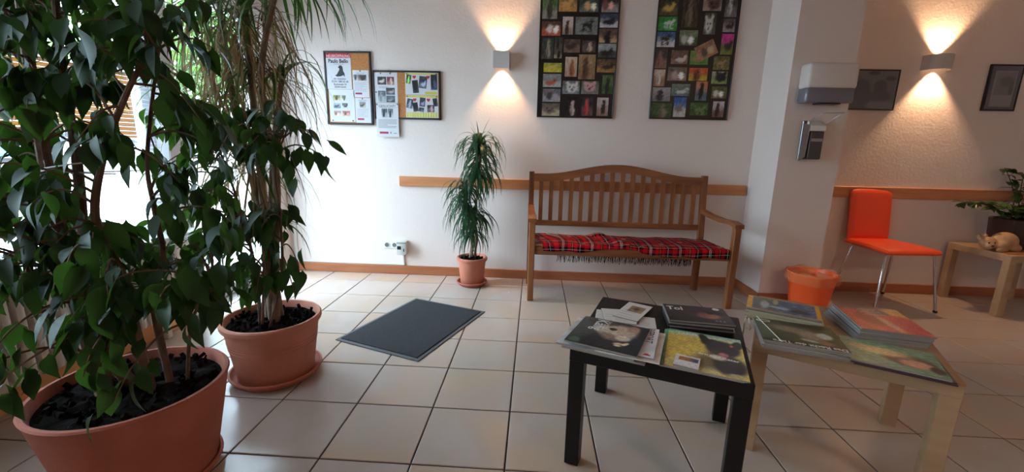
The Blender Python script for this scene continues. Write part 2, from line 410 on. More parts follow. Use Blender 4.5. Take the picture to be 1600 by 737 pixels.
# ribbed radiator
ra = thing('radiator', 'white ribbed radiator under the window behind the large ficus', 'radiator', (-2.0, -2.0, 0.1))
M_rad = mat('radiator_white', rgb(214, 206, 198), 0.4)
for k in range(44):
    y = -3.2 + k * 0.05
    MB().box((-1.985, y, 0.32), (.055, .034, .40), .012, seg=2).build('column', M_rad, ra, smooth=True)
MB().tube([(-1.985, -3.22, .135), (-1.985, -1.03, .135)], .014, 8).build('header_pipe', M_rad, ra, smooth=True)
MB().tube([(-1.985, -3.22, .505), (-1.985, -1.03, .505)], .014, 8).build('header_pipe', M_rad, ra, smooth=True)
for y in (-3.1, -1.15): MB().span((-2.0, y - .015, 0.0), (-1.97, y + .015, .13), .003).build('foot', M_rad, ra)
v_ = MB(); v_.tube([(-1.985, -1.03, .505), (-1.985, -.98, .505)], [.012, .012], 8); v_.tube([(-1.985, -.99, .505), (-1.985, -.94, .505)], [.022, .019], 12); v_.build('valve', M_white, ra, smooth=True)

# ------------------------------------------------------------------ outside
M_pave = mat('pale_paving', rgb(140, 138, 136), 0.9, spec=0.0, var=0.1, vscale=1.5)
go = struct(MB().span((-60, -30, -.3), (LO, 60, -.06)).build('ground_outside', M_pave))
struct(MB().span((LO - 12, 20, -.25), (LO - 11.8, 60, -.05)).build('trim_kerb', M_pave))
ob = thing('building', 'orange rendered building with a white ground floor across the street', 'building', (-22, 14, -.06))
M_or = mat('orange_render', rgb(72, 42, 10), 0.9, spec=0.0, var=0.08, vscale=2)
M_wh = mat('white_render', rgb(214, 216, 216), 0.9)
MB().span((-24, 10.6, 1.2), (-20, 18.3, 4.3)).build('upper_wall', M_or, ob)
MB().span((-24, 10.6, -.06), (-20.1, 18.3, 1.2)).build('ground_floor', M_wh, ob)
MB().span((-24.2, 10.4, 4.3), (-19.8, 18.5, 4.42)).build('roof', M_wh, ob)
for y in (11.8, 13.8, 15.6, 17.3):
    f = MB().span((-20.1, y - .5, .1), (-20.02, y + .5, 1.15)).build('window', mat('dark_glass', rgb(80, 90, 100), 0.15), ob)
for z in [1.2 + .3 * k for k in range(1, 11)]:
    MB().span((-20.01, 10.6, z - .012), (-19.985, 18.3, z + .012)).build('cladding_joint', mat('joint_brown', rgb(60, 40, 20), 0.9), ob)
def car(x, y, rz, colr, label):
    t_ = thing('car', label, 'car', (x, y, -.06), rz, None)
    R_ = Matrix.Translation((x, y, -.06)) @ Matrix.Rotation(rz, 4, 'Z')
    def add(mb, n, m, sm_=False, par=None):
        mb.bm.transform(R_); return mb.build(n, m, par or t_, smooth=sm_)
    prof = [(-2.1, .3), (-2.15, .75), (-1.9, .95), (-1.2, 1.0), (1.0, .98), (1.95, .85), (2.15, .6), (2.12, .3)]
    b_ = MB(); b_.prism(prof, 'y', -.85, .85); bmesh.ops.bevel(b_.bm, geom=b_.bm.edges[:], offset=.06, segments=2, affect='EDGES'); add(b_, 'body', mat('car_' + label[:6], rgb(*colr), .25, coat=.5), True)
    g_ = MB(); g_.prism([(-1.75, .96), (-1.35, 1.40), (-.2, 1.48), (.5, 1.42), (1.15, .96)], 'y', -.72, .72); add(g_, 'window', mat('car_glass', rgb(40, 48, 56), .08))
    r_ = MB(); r_.prism([(-1.38, 1.39), (-.2, 1.49), (.52, 1.42), (.4, 1.47), (-.2, 1.53), (-1.3, 1.44)], 'y', -.73, .73); add(r_, 'roof', mat('car_' + label[:6], rgb(*colr), .25))
    for wx in (-1.35, 1.35):
        for wy in (-.8, .8):
            q = MB(); q.tube([(wx, wy - .1, .31), (wx, wy + .1, .31)], .31, 20); wq = add(q, 'wheel', M_rubber, True)
            q = MB(); q.tube([(wx, wy - .105, .31), (wx, wy + .105, .31)], .19, 14); add(q, 'hub_cap', M_steel, True, wq)
car(-15.5, 11.2, 0.95, (205, 208, 212), 'silver car parked across the street behind the blind')
car(-15.6, 6.9, 0.95, (60, 110, 150), 'bluish car parked across the street behind the large ficus')
M_bush = leafmat('outdoor_foliage', rgb(74, 118, 52), rgb(110, 160, 60), .5, tw=.35)
M_bark = mat('bark', rgb(98, 78, 62), 0.9, bump=.5, bscale=30, var=.3, vscale=12)
def tree(name, x, y, h, r, z0, label, n=2600, cat='tree'):
    t_ = thing(name, label, cat, (x, y, -.06))
    MB().tube([(x, y, -.06), (x + .1, y, z0), (x - .1, y + .1, z0 + (h - z0) * .6)], [.14, .11, .03], 8).build('trunk', M_bark, t_, smooth=True)
    vs = []; fs = []
    for k in range(n):
        a = random.uniform(0, 2 * PI); q = random.uniform(-1, 1); rr = (random.random() ** .4)
        d = Vector((math.cos(a) * math.sqrt(1 - q * q), math.sin(a) * math.sqrt(1 - q * q), q))
        lump = 1 + .18 * math.sin(a * 3 + q * 4) + .12 * math.sin(a * 7)
        c = Vector((x, y, (z0 + h) / 2)) + Vector((d.x * r, d.y * r, d.z * (h - z0) / 2)) * rr * lump
        s = random.uniform(.10, .2); u = Vector((random.uniform(-1, 1), random.uniform(-1, 1), random.uniform(-1, 1))).normalized(); v = u.orthogonal().normalized()
        i = len(vs); vs += [tuple(c - u * s), tuple(c + v * s * .5), tuple(c + u * s), tuple(c - v * s * .5)]; fs.append((i, i + 1, i + 2, i + 3))
    me = bpy.data.meshes.new('foliage'); me.from_pydata(vs, [], fs); o = finish('foliage', me, M_bush, t_); o['kind'] = 'stuff'
tree('leafy_tree', -11.0, 12.2, 6.6, 2.2, 1.9, 'leafy green tree outside beyond the glass door')
tree('leafy_tree', -12.5, 2.2, 6.5, 2.2, 2.6, 'tall green tree outside above the parked bluish car')
tree('leafy_tree', -30.5, 22.0, 9.5, 3.6, 3.0, 'tall green tree outside rising behind the orange building')
tree('garden_shrub', -9.6, 12.6, 1.3, 1.0, -.05, 'low green shrub outside at the foot of the leafy tree', 1500, 'shrub')

exec_order = True
# ------------------------------------------------------------------ black and birch low tables
def low_table(name, label, cx, cy_, rz, m, sx=.55, sy=.55, h=.45, leg=.05, top=.05):
    t_ = thing(name, label, 'table', (cx, cy_, 0), rz)
    R_ = Matrix.Translation((cx, cy_, 0)) @ Matrix.Rotation(rz, 4, 'Z')
    q = MB(); q.box((0, 0, h - top / 2), (sx, sy, top), .002); q.bm.transform(R_); q.build('tabletop', m, t_)
    for a in (-1, 1):
        for b_ in (-1, 1):
            q = MB(); q.box((a * (sx / 2 - leg / 2 - .0005), b_ * (sy / 2 - leg / 2 - .0005), (h - top) / 2), (leg, leg, h - top), .002); q.bm.transform(R_); q.build('leg', m, t_)
    return t_
low_table('coffee_table', 'square black low table with magazines in front of the bench', .563, -1.787, math.radians(-20.3), M_black)
low_table('coffee_table', 'square birch low table stacked with magazines right of the black table', 1.257, -1.702, math.radians(-28.7), M_birch)
low_table('side_table', 'small birch side table by the right wall carrying a potted plant', 3.675, -.03, 0, M_birch, .55, .46)

# ------------------------------------------------------------------ magazines
def magazine(label, c, w_, h_, ang, z0, th, fn, nx=60, ny=60, extras=None, sheet=None, sag=0.0, name='magazine', cat='magazine', ang2=None, mm=None):
    t_ = thing(name, label, cat, (c[0], c[1], z0), math.radians(ang))
    a = math.radians(ang); b_ = a + PI / 2 if ang2 is None else math.radians(ang2)
    U = Vector((math.cos(a), math.sin(a), 0)); V = Vector((math.cos(b_), math.sin(b_), 0))
    c = Vector((c[0], c[1], 0)); O = c - U * w_ / 2 - V * h_ / 2
    pg = MB()
    n = max(1, int(th / .0035)); dz = th / n
    for k in range(n):
        off = (U * random.uniform(-1, 1) + V * random.uniform(-1, 1)) * (.0012 if n > 1 else 0)
        z = z0 + k * dz
        lo = [O + off, O + U * w_ + off, O + U * w_ + V * h_ + off, O + V * h_ + off]
        vb = [pg.bm.verts.new((p.x, p.y, z)) for p in lo]; vt = [pg.bm.verts.new((p.x, p.y, z + dz * .85)) for p in lo]
        pg.bm.faces.new(vb[::-1]); pg.bm.faces.new(vt)
        for i in range(4): pg.bm.faces.new((vb[i], vb[(i + 1) % 4], vt[(i + 1) % 4], vt[i]))
    pg.build('pages', mm or M_pages, t_)
    zt = z0 + th + .0002
    if fn: picture('cover', t_, (O.x, O.y, zt), U * w_, V * h_, nx, ny, lambda u, v: tuple(max(0.0, x * (1 + (.02 if name == 'leaflet' else 1) * (.13 * nz(u * 5 + .3 * v, v * 4, 3.3) + .08 * nz(u * 9, v * 11, 7.7)))) for x in fn(u, v)), M_gloss)
    if extras: extras(t_, O, U, V, w_, h_, zt + .0004)
    return t_
TZ = .4502
M_pages = mat('magazine_pages', rgb(150, 142, 136), .6)
M_pages2 = mat('yellowed_pages', rgb(190, 178, 150), .6)
g = h255
def cat_cover(u, v):     # u to the right, v away; grey cat face in a dark cage
    c = mixc(g((34, 36, 38)), g((22, 30, 38)), u)
    c = mixc(c, g((96, 104, 98)), .75 * ell(u, v, .08, .75, .25, .5, .5))
    c = mixc(c, g((56, 46, 42)), .8 * ell(u, v, .42, .9, .3, .2, .3))
    c = mixc(c, g((196, 172, 150)), ell(u, v, .62, .62, .24, .30, .25, -.5))
    c = mixc(c, g((200, 180, 160)), ell(u, v, .45, .63, .2, .17, .3, -.3))
    c = mixc(c, g((170, 130, 112)), ell(u, v, .80, .83, .09, .13, .3))
    c = mixc(c, g((120, 92, 78)), .7 * ell(u, v, .55, .42, .2, .09, .4, -.4))
    c = mixc(c, g((226, 206, 190)), ell(u, v, .72, .45, .1, .09, .4))
    c = mixc(c, g((16, 14, 14)), ell(u, v, .52, .70, .055, .05, .3))
    c = mixc(c, g((190, 150, 40)), .5 * ell(u, v, .535, .705, .02, .02, .5))
    c = mixc(c, g((214, 178, 150)), ell(u, v, .70, .25, .075, .035, .3, .3)); c = mixc(c, g((224, 196, 170)), ell(u, v, .79, .28, .03, .07, .3, -.5))
    c = mixc(c, g((226, 206, 160)), ell(u, v, .70, .19, .05, .03, .4))
    s = nz(u * 3, v * 3, 2) * .05
    c = mixc(c, g((96, 138, 110)), .8 * ell(u, v, .12, .08, .08, .1, .4))
    c = mixc(c, g((12, 12, 12)), (1 - sm(.02, .06, v)) * .6)
    return tuple(max(0, x + s) for x in c)
def ex_cat(t_, O, U, V, w_, h_, z):
    
    text('Käfig', .058, (*(O + U * .225 * w_ + V * .97 * h_).xy, z + .0006), -V, U, t_, M_inkw, sx=.9, fat=.0008)
    text('Gefangen im', .014, (*(O + U * .40 * w_ + V * .96 * h_).xy, z + .0006), -V, U, t_, M_inkw)
def grey_cover(a, b_, s=0):
    return lambda u, v: tuple(max(0, x + .06 * nz(u * 2, v * 2, s)) for x in mixc(g(a), g(b_), v))
A = -20.3
magazine('lowest magazine, pale, of the cat-cover stack on the black table', (.352, -1.893), .27, .245, -22, TZ, .006, grey_cover((150, 150, 146), (200, 196, 190)), 10, 10)
magazine('white magazine jutting out left under the cat cover on the black table', (.330, -1.886), .258, .243, -24, TZ + .0065, .006, grey_cover((205, 205, 205), (215, 215, 212)), 10, 10)
magazine('cream magazine under the REPORT magazine on the black table', (.420, -1.925), .20, .235, -21, TZ + .013, .005, grey_cover((214, 202, 190), (222, 212, 200)), 8, 8, mm=M_paper2)
def ex_rep(t_, O, U, V, w_, h_, z):
    text('REPORT', .040, (*(O + U * (w_ - .041) + V * (h_ - .006)).xy, z), -V, U, t_, M_ink, sx=.86)
    quads('emblem', t_, M_red, [((*(O + U * (w_ - .034) + V * .012).xy, z), U * .022, V * .008), ((*(O + U * (w_ - .030) + V * .020).xy, z), U * .012, V * .006)])
magazine('white magazine titled REPORT poking out right of the cat cover', (.405, -1.908), .20, .238, -20, TZ + .0185, .005, lambda u, v: g((216, 212, 214)), 6, 6, ex_rep)
magazine('top magazine with a grey cat behind bars, titled Käfig', (.345, -1.901), .238, .236, -24.5, TZ + .024, .006, cat_cover, 80, 80, ex_cat)
# leaflets behind the cat stack
def leaf_fn(pic=None):
    def f(u, v):
        c = g((224, 221, 216))
        if pic and pic[0] < u < pic[2] and pic[1] < v < pic[3]:
            c = mixc(g((120, 84, 50)), g((200, 170, 120)), .5 + .5 * nz(u * 4, v * 4, 3)); c = mixc(c, g((60, 44, 34)), ell(u, v, (pic[0] + pic[2]) / 2, (pic[1] + pic[3]) / 2, .12, .08, .4))
        return c
    return f
def ex_lines(n=6, x0=.1, x1=.8, y0=.1, y1=.5, head=True):
    def f(t_, O, U, V, w_, h_, z):
        r_ = []
        for k in range(n):
            y = y0 + (y1 - y0) * k / max(1, n - 1)
            r_.append(((*(O + U * w_ * x0 + V * h_ * y).xy, z), U * w_ * (x1 - x0) * random.uniform(.7, 1), V * .0018))
        quads('print_lines', t_, M_inkg, r_)
    return f
def leaflet(label, c, w_, h_, ang, z, pic=None, lines=5, th=.002):
    magazine(label, c, w_, h_, ang, z, th, leaf_fn(pic), 24, 24, ex_lines(lines), name='leaflet', cat='leaflet')
leaflet('cream leaflet at the left back corner behind the cat magazine', (.372, -1.672), .075, .12, -12, TZ + .0005, None, 4, .004)
leaflet('blank white leaflet lying under the fan of leaflets, left side', (.405, -1.668), .085, .125, -3, TZ + .0048, None, 3, .004)
leaflet('white leaflet in the middle of the leaflet fan on the black table', (.448, -1.690), .09, .13, -16, TZ + .0092, None, 5)
leaflet('cream leaflet at the right end of the fan, beside the REPORT magazine', (.508, -1.722), .095, .105, -12, TZ + .0005, (.1, .2, .35, .8), 5, .006)
leaflet('topmost white leaflet with a brown animal photo, pointing at the bench', (.490, -1.635), .10, .19, -32, TZ + .0115, (.25, .45, .85, .82), 4, .003)
def dog_cover(u, v):
    c = mixc(g((206, 170, 70)), g((226, 196, 96)), .5 + .5 * nz(u * 1.3, v * 1.5, 1))
    c = mixc(c, g((200, 214, 206)), sm(.78, .98, v)); c = mixc(c, g((110, 170, 130)), sm(.90, .97, v) * (1 - u * .6))
    c = mixc(c, g((222, 202, 120)), ell(u, v, .9, .35, .2, .3, .4)); c = mixc(c, g((210, 196, 130)), ell(u, v, .4, .12, .5, .12, .5))
    c = mixc(c, g((90, 70, 52)), .8 * ell(u, v, .62, .30, .30, .17, .45, .35))
    c = mixc(c, g((40, 34, 34)), ell(u, v, .80, .26, .20, .22, .22)); c = mixc(c, g((36, 32, 34)), ell(u, v, .74, .66, .22, .20, .18))
    c = mixc(c, g((34, 30, 32)), ell(u, v, .50, .87, .06, .12, .25, .35)); c = mixc(c, g((34, 30, 32)), ell(u, v, .60, .78, .14, .10, .25)); c = mixc(c, g((34, 30, 32)), ell(u, v, .93, .80, .07, .12, .25, -.3))
    c = mixc(c, g((70, 56, 50)), .7 * ell(u, v, .66, .5, .12, .1, .5)); c = mixc(c, g((196, 110, 120)), ell(u, v, .74, .50, .065, .055, .3))
    c = mixc(c, g((216, 206, 186)), ell(u, v, .66, .41, .11, .06, .35, -.1)); c = mixc(c, g((190, 70, 40)), ell(u, v, .86, .77, .025, .03, .3))
    c = mixc(c, g((180, 168, 120)), ell(u, v, .86, .06, .10, .04, .4))
    return c
def ex_dog(t_, O, U, V, w_, h_, z):
    text('TIER', .026, (*(O + U * .10 * w_ + V * .895 * h_).xy, z), U, V, t_, M_inkw, sx=1.5, fat=.0006)
    text('ern und Kater', .022, (*(O + U * .42 * w_ + V * .42 * h_).xy, z), U + V * -.12, V, t_, M_inkw, sx=.95, fat=.0006)
ty = lambda lab, dx, dy, z, fn, ex=None, n=12: magazine(lab, (.650 + dx, -1.960 + dy), .235, .297, -20, z, .003, fn, n, n, ex)
ty('lowest green-edged magazine under the dog cover on the black table', -.012, .008, TZ, grey_cover((120, 160, 120), (110, 170, 130)))
ty('middle green-edged magazine under the dog cover on the black table', -.006, .004, TZ + .0033, grey_cover((150, 150, 90), (110, 170, 130)))
ty('yellow magazine with a black dog on its cover, on the black table', 0, 0, TZ + .0066, dog_cover, ex_dog, 80)
def card_fn(u, v):
    c = g((222, 216, 212))
    if .14 < u < .92 and .50 < v < .86: c = mixc(g((52, 56, 96)), g((190, 120, 70)), sm(.2, .6, 1 - u + .3 * nz(u * 3, v * 3)))
    return c
magazine('small white booklet with a sunset photo lying on the dog magazine', (.563, -2.045), .072, .078, -25, TZ + .0102, .006, card_fn, 24, 24, name='booklet', cat='booklet')
def dark_cover(u, v):
    c = mixc(g((26, 25, 27)), g((40, 36, 36)), .5 + .5 * nz(u, v, 4))
    c = mixc(c, g((176, 110, 84)), ell(u, v, .68, .42, .17, .16, .4)); c = mixc(c, g((120, 60, 48)), .7 * ell(u, v, .60, .5, .09, .2, .4)); c = mixc(c, g((18, 17, 18)), ell(u, v, .72, .62, .05, .1, .4))
    return c
def ex_dark(t_, O, U, V, w_, h_, z):
    text('Tol', .050, (*(O + U * .04 * w_ + V * .66 * h_).xy, z), U, V, t_, M_inkw, sx=.9, fat=.001)
    d_ = MB(); d_.tube([(*(O + U * .86 * w_ + V * .88 * h_).xy, z), (*(O + U * .86 * w_ + V * .88 * h_).xy, z + .0003)], .013, 16); d_.build('round_badge', M_inkw, t_)
    text('O R A', .014, (*(O + U * .72 * w_ + V * .12 * h_).xy, z), U, V, t_, M_inkw)
dm = [((46, 46, 52), 'bottom'), ((170, 176, 186), 'second lowest'), ((30, 32, 44), 'third lowest'), ((150, 156, 170), 'fourth lowest'), ((24, 24, 26), 'second highest')]
for k, (cc, nm) in enumerate(dm):
    magazine('%s magazine in the dark stack at the back of the black table' % nm, (.722 + .004 * math.sin(k * 2.1), -1.690 + .004 * math.cos(k * 1.7)), .228, .17, -9 + 2 * math.sin(k * 3), TZ + k * .0062, .0058, grey_cover(cc, cc, k), 8, 8, mm=(M_pages if k % 2 else mat('dark_paper', rgb(40, 38, 42), .5)))
magazine('black magazine titled Tol on top of the dark stack', (.722, -1.692), .232, .172, -8, TZ + .0312, .005, dark_cover, 60, 44, ex_dark)
# --- birch table
BA = -28.7
def nat_cover(u, v):
    if u < .07 or u > .94 or v < .045 or v > .955: return g((232, 168, 44))
    c = mixc(g((70, 74, 84)), g((120, 124, 130)), .5 + .5 * nz(u * 2, v, 2))
    if u > .4: c = mixc(g((40, 60, 96)), g((120, 150, 190)), .5 + .5 * nz(u * 2.2, v * 1.4, 5))
    c = mixc(c, g((190, 194, 200)), ell(u, v, .25, .45, .06, .3, .3)); c = mixc(c, g((190, 180, 130)), ell(u, v, .40, .75, .04, .2, .3)); c = mixc(c, g((196, 200, 210)), ell(u, v, .5, .35, .22, .08, .4, -.15))
    c = mixc(c, g((20, 24, 34)), ell(u, v, .72, .3, .13, .12, .4)); return c
for k in range(6):
    magazine('%s magazine of the tall stack under the yellow-bordered one, birch table' % ('lowest', 'second', 'third', 'fourth', 'fifth', 'sixth')[k], (1.090 + .005 * math.sin(k * 2), -1.612 + .004 * math.cos(k * 2)), .248, .175, -28.6 + 2 * math.sin(k * 1.9), TZ + k * .0072, .0068, grey_cover(((196, 184, 150), (130, 140, 110), (210, 196, 150), (150, 150, 150), (206, 190, 120), (90, 96, 80))[k], (190, 180, 150), k), 6, 6, mm=M_pages2)
magazine('yellow-bordered magazine with blue photos on top of the left back stack', (1.090, -1.610), .25, .17, -28.6, TZ + .0435, .006, nat_cover, 60, 40)
def green_cover(u, v):
    c = mixc(g((58, 70, 40)), g((84, 92, 56)), .5 + .5 * nz(u * 2, v * 3, 6))
    c = mixc(c, g((140, 122, 100)), ell(u, v, .45, .62, .28, .13, .4, -.25)); c = mixc(c, g((160, 140, 118)), ell(u, v, .66, .45, .16, .16, .4)); c = mixc(c, g((196, 204, 196)), ell(u, v, .82, .52, .09, .13, .3))
    c = mixc(c, g((190, 184, 170)), ell(u, v, .60, .24, .11, .05, .4, -.3)); c = mixc(c, g((150, 104, 76)), ell(u, v, .78, .22, .09, .09, .4)); c = mixc(c, g((40, 52, 30)), 1 - sm(.06, .15, v)); c = mixc(c, g((34, 40, 26)), .7 * ell(u, v, .62, .88, .3, .08, .4))
    return c
def ex_green(t_, O, U, V, w_, h_, z):
    text('Das Recht der Tiere', .0275, (*(O + U * .975 * w_ + V * .085 * h_).xy, z), -U, -V, t_, M_inkw, sx=.93, fat=.0008)
    e_ = MB(); P0 = O + U * .05 * w_ + V * 1.02 * h_; P1 = O + U * .22 * w_ - V * .01 * h_
    e_.tube([(P0.x, P0.y, z + .004), (P1.x, P1.y, z + .002)], .0016, 6)
    P2 = O + U * .0 * w_ + V * .95 * h_; pts_ = []
    for k in range(12):
        a_ = PI * 1.9 * k / 11; q = O + U * (.12 + .09 * math.cos(a_ + 2.6)) * w_ + V * (.86 + .045 * math.sin(a_ + 2.6)) * h_; pts_.append((q.x, q.y, z + .002))
    e_.tube(pts_, .0011, 6)
    e_.build('elastic_band', M_paper2, t_, smooth=True)
for k in range(5):
    magazine('%s magazine under the green Das Recht der Tiere cover' % ('bottommost', 'second', 'third', 'fourth', 'fifth')[k], (1.022 + .004 * math.sin(k * 2.3), -1.835 + .003 * math.cos(k * 2)), .245, .205, -19 + 1.5 * math.sin(k * 2.7), TZ + k * .0055, .005, grey_cover(((170, 170, 170), (110, 150, 130), (190, 190, 186), (60, 60, 60), (110, 150, 120))[k], (160, 160, 150), k), 6, 6)
magazine('green magazine with text Das Recht der Tiere, seen upside down', (1.020, -1.832), .25, .212, -18, TZ + .0276, .006, green_cover, 80, 60, ex_green)
# loose white strap hanging over the left side of the birch table
st = thing('white_strap', 'loose white strap hanging off the left edge of the birch table', 'strap', tuple(on_z(1168, 480, .45)))
for dx in (0, 1):
    q = MB(); a0 = pt(1168 + 2 * dx, 481, 1.75); a1 = pt((1161, 1172)[dx], (521, 515)[dx], 1.62)
    q.tube([a0, (a0 + a1) / 2 + Vector((-.004, -.004, 0)), a1], .0035, 6, flat=.4); q.build('strap_end', M_paper2, st)
def red_cover(u, v):
    c = mixc(g((196, 78, 62)), g((214, 108, 84)), .5 + .5 * nz(u * 1.4, v * 1.4, 2)); c = mixc(c, g((120, 96, 84)), sm(.7, .95, v)); c = mixc(c, g((150, 60, 50)), .8 * ell(u, v, .35, .45, .18, .25, .4, .3))
    c = mixc(c, g((206, 176, 140)), .8 * ell(u, v, .55, .3, .07, .3, .4, .2)); c = mixc(c, g((214, 160, 80)), ell(u, v, .92, .82, .2, .2, .35)); c = mixc(c, g((206, 66, 72)), ell(u, v, .85, .35, .22, .32, .3))
    c = mixc(c, g((90, 86, 84)), .7 * ell(u, v, .62, .75, .14, .1, .4)); return c
def ex_redm(t_, O, U, V, w_, h_, z):
    r_ = []
    for k in range(9):
        r_.append(((*(O + U * (.30 + .04 * (k % 3)) * w_ + V * (.60 + .035 * k) * h_).xy, z), U * random.uniform(.2, .36) * w_, V * .0022))
    quads('print_lines', t_, M_inkw, r_)
for k, (cc, nm, dx, an) in enumerate((((200, 196, 190), 'bottom grey', -.028, -12), ((160, 170, 190), 'pale blue', -.024, -13), ((60, 84, 140), 'blue', -.018, -15), ((190, 200, 214), 'white-edged', -.012, -14), ((26, 26, 28), 'black', -.006, -16))):
    magazine('%s magazine in the stack under the red cover, birch table' % nm, (1.405 + dx, -1.694), .212, .27, an, TZ + k * .0085, .008, grey_cover(cc, cc, k), 6, 6)
magazine('red and orange magazine on top of the right back stack, birch table', (1.402, -1.694), .215, .274, -15.7, TZ + .0427, .006, red_cover, 60, 60, ex_redm)
def face_cover(u, v):
    c = mixc(g((150, 176, 150)), g((96, 136, 104)), .5 + .5 * nz(u * 2, v * 2.5, 8)); c = mixc(c, g((96, 66, 44)), ell(u, v, .68, .42, .26, .24, .25, -.1))
    c = mixc(c, g((216, 190, 130)), ell(u, v, .40, .62, .3, .16, .4, -.1)); c = mixc(c, g((216, 156, 128)), ell(u, v, .74, .34, .17, .15, .3)); c = mixc(c, g((150, 90, 84)), .8 * ell(u, v, .62, .47, .06, .05, .4))
    c = mixc(c, g((120, 150, 140)), ell(u, v, .42, .2, .13, .07, .4)); c = mixc(c, g((70, 50, 40)), ell(u, v, .92, .25, .07, .12, .3)); c = mixc(c, g((200, 170, 150)), .6 * ell(u, v, .15, .75, .12, .12, .5) * (.5 + .5 * nz(u * 8, v * 8))); return c
magazine('thin dark magazine underneath the green-faced one, front right of birch table', (1.262, -1.957), .24, .18, -28.7, TZ, .005, grey_cover((60, 40, 50), (60, 40, 50)), 6, 6, mm=mat('plum_paper', rgb(70, 50, 58), .5))
magazine('second thin magazine under the green-faced one, front right of birch table', (1.258, -1.95), .245, .19, -28, TZ + .0055, .005, grey_cover((90, 84, 80), (90, 84, 80)), 6, 6, mm=mat('plum_paper', (0, 0, 0)))
magazine('green magazine with a reclining face, front right of the birch table', (1.252, -1.938), .25, .205, -29.5, TZ + .011, .005, face_cover, 70, 60)

# ------------------------------------------------------------------ bench
be = thing('garden_bench', 'brown wooden slatted bench with arched back against the wall', 'bench', (.75, -.1, 0))
bx_, by_, bz_ = M_bench[0], M_bench[1], M_bench[2]
for x in (.05, 1.405):     # back posts, slightly raked
    q = MB(); q.prism([(.075, 0), (.125, 0), (.105, .45), (.148, .925), (.108, .925), (.062, .45)][::1], 'x', x - .02, x + .02)
    q.build('back_post', bz_, be)
for x, sx in ((.067, 1), (1.50, -1)):
    MB().box((x, -.30, .30), (.045, .05, .60), .004).build('front_leg', bz_, be)
    xb = .05 if sx > 0 else 1.405
    q = MB(); pts_ = [(-.335, .605, .032), (-.27, .622, .03), (-.15, .618, .026), (0, .632, .022), (.11, .655, .02)]
    poly_t = [(p[0], p[1] + .014) for p in pts_] + [(p[0], p[1] - .014) for p in pts_[::-1]]
    q.prism(poly_t, 'x', -.5, .5)
    for v in q.bm.verts:
        tt = (v.co.y + .335) / .445; xc = x + (xb - x) * tt; wd = .062 - .018 * tt; v.co.x = xc + (v.co.x) * wd
    q.build('armrest', by_, be, smooth=False)
    MB().box(((x + xb) / 2, -.10, .375), (.028, .36, .06), .003, rot=math.atan2(-(xb - x), .38)).build('side_rail', by_, be)
def archz(x, base):
    tt = (x - .7275) / .66; return base + .082 * (math.cos(min(1, abs(tt) * 1.12) * PI) * .5 + .5)
q = MB(); N = 28; xs = [.07 + (1.385 - .07) * i / N for i in range(N + 1)]
q.prism([(x, archz(x, .912)) for x in xs] + [(x, archz(x, .852)) for x in xs[::-1]], 'y', .095, .13)
q.build('top_rail', bx_, be)
MB().span((.07, .083, .497), (1.385, .113, .54), .004).build('lower_back_rail', bx_, be)
for i in range(16):
    x = .128 + i * (1.327 - .128) / 15
    q = MB(); zt = archz(x, .858)
    q.prism([(.088, .535), (.106, .535), (.120, zt), (.104, zt)], 'x', x - .016, x + .016); q.build('back_slat', bz_, be)
MB().span((.09, -.312, .352), (1.478, -.285, .415), .003).build('front_apron', bx_, be)
MB().span((.07, .05, .36), (1.385, .075, .415), .003).build('rear_apron', bx_, be)
for i in range(6):
    y = -.29 + i * .062
    MB().span((.045, y - .026, .415), (1.47 - i * .008, y + .026, .433), .004).build('seat_slat', bx_, be)
# tartan blanket
tm = bpy.data.materials.new('red_tartan'); tm.use_nodes = True; t = tm.node_tree; b = t.nodes['Principled BSDF']; b.inputs['Roughness'].default_value = .95; b.inputs['Specular IOR Level'].default_value = .1
uvn = t.nodes.new('ShaderNodeUVMap'); sep = t.nodes.new('ShaderNodeSeparateXYZ'); t.links.new(uvn.outputs[0], sep.inputs[0])
RED, DK, NV, WH, YL = rgb(190, 18, 32), rgb(40, 10, 20), rgb(24, 24, 34), rgb(224, 216, 206), rgb(200, 160, 110)
sett = [(0, RED), (.15, DK), (.20, NV), (.23, WH), (.25, DK), (.275, WH), (.295, NV), (.36, DK), (.42, RED), (.54, DK), (.575, YL), (.592, DK), (.64, RED), (.76, NV), (.84, WH), (.855, NV), (.93, DK)]
def warp(o_, per):
    d = t.nodes.new('ShaderNodeMath'); d.operation = 'DIVIDE'; d.inputs[1].default_value = per; t.links.new(o_, d.inputs[0])
    f = t.nodes.new('ShaderNodeMath'); f.operation = 'FRACT'; t.links.new(d.outputs[0], f.inputs[0])
    r = t.nodes.new('ShaderNodeValToRGB'); r.color_ramp.interpolation = 'CONSTANT'
    for k, (p, c) in enumerate(sett):
        e_ = r.color_ramp.elements[k] if k < 2 else r.color_ramp.elements.new(p)
        e_.position = p; e_.color = (*c, 1)
    t.links.new(f.outputs[0], r.inputs[0]); return r.outputs[0]
mx = t.nodes.new('ShaderNodeMix'); mx.data_type = 'RGBA'; mx.inputs[0].default_value = .5
t.links.new(warp(sep.outputs[0], .21), mx.inputs[6]); t.links.new(warp(sep.outputs[1], .21), mx.inputs[7]); t.links.new(mx.outputs[2], b.inputs['Base Color'])
wn = t.nodes.new('ShaderNodeTexNoise'); wn.inputs['Scale'].default_value = 900; bp = t.nodes.new('ShaderNodeBump'); bp.inputs['Strength'].default_value = .3; bp.inputs['Distance'].default_value = .003
t.links.new(uvn.outputs[0], wn.inputs[0]); t.links.new(wn.outputs['Fac'], bp.inputs['Height']); t.links.new(bp.outputs[0], b.inputs['Normal'])
tb = thing('tartan_blanket', 'red tartan wool blanket with dark fringe spread over the bench seat', 'blanket', (.75, -.1, .44))
NX, NS = 110, 34
def drop(u):   # how far the front edge hangs
    return .052 - .030 * ell(u, 0, .42, 0, .13, 1, .5) + .004 * math.sin(u * 40) + .014 * sm(.5, .55, u)
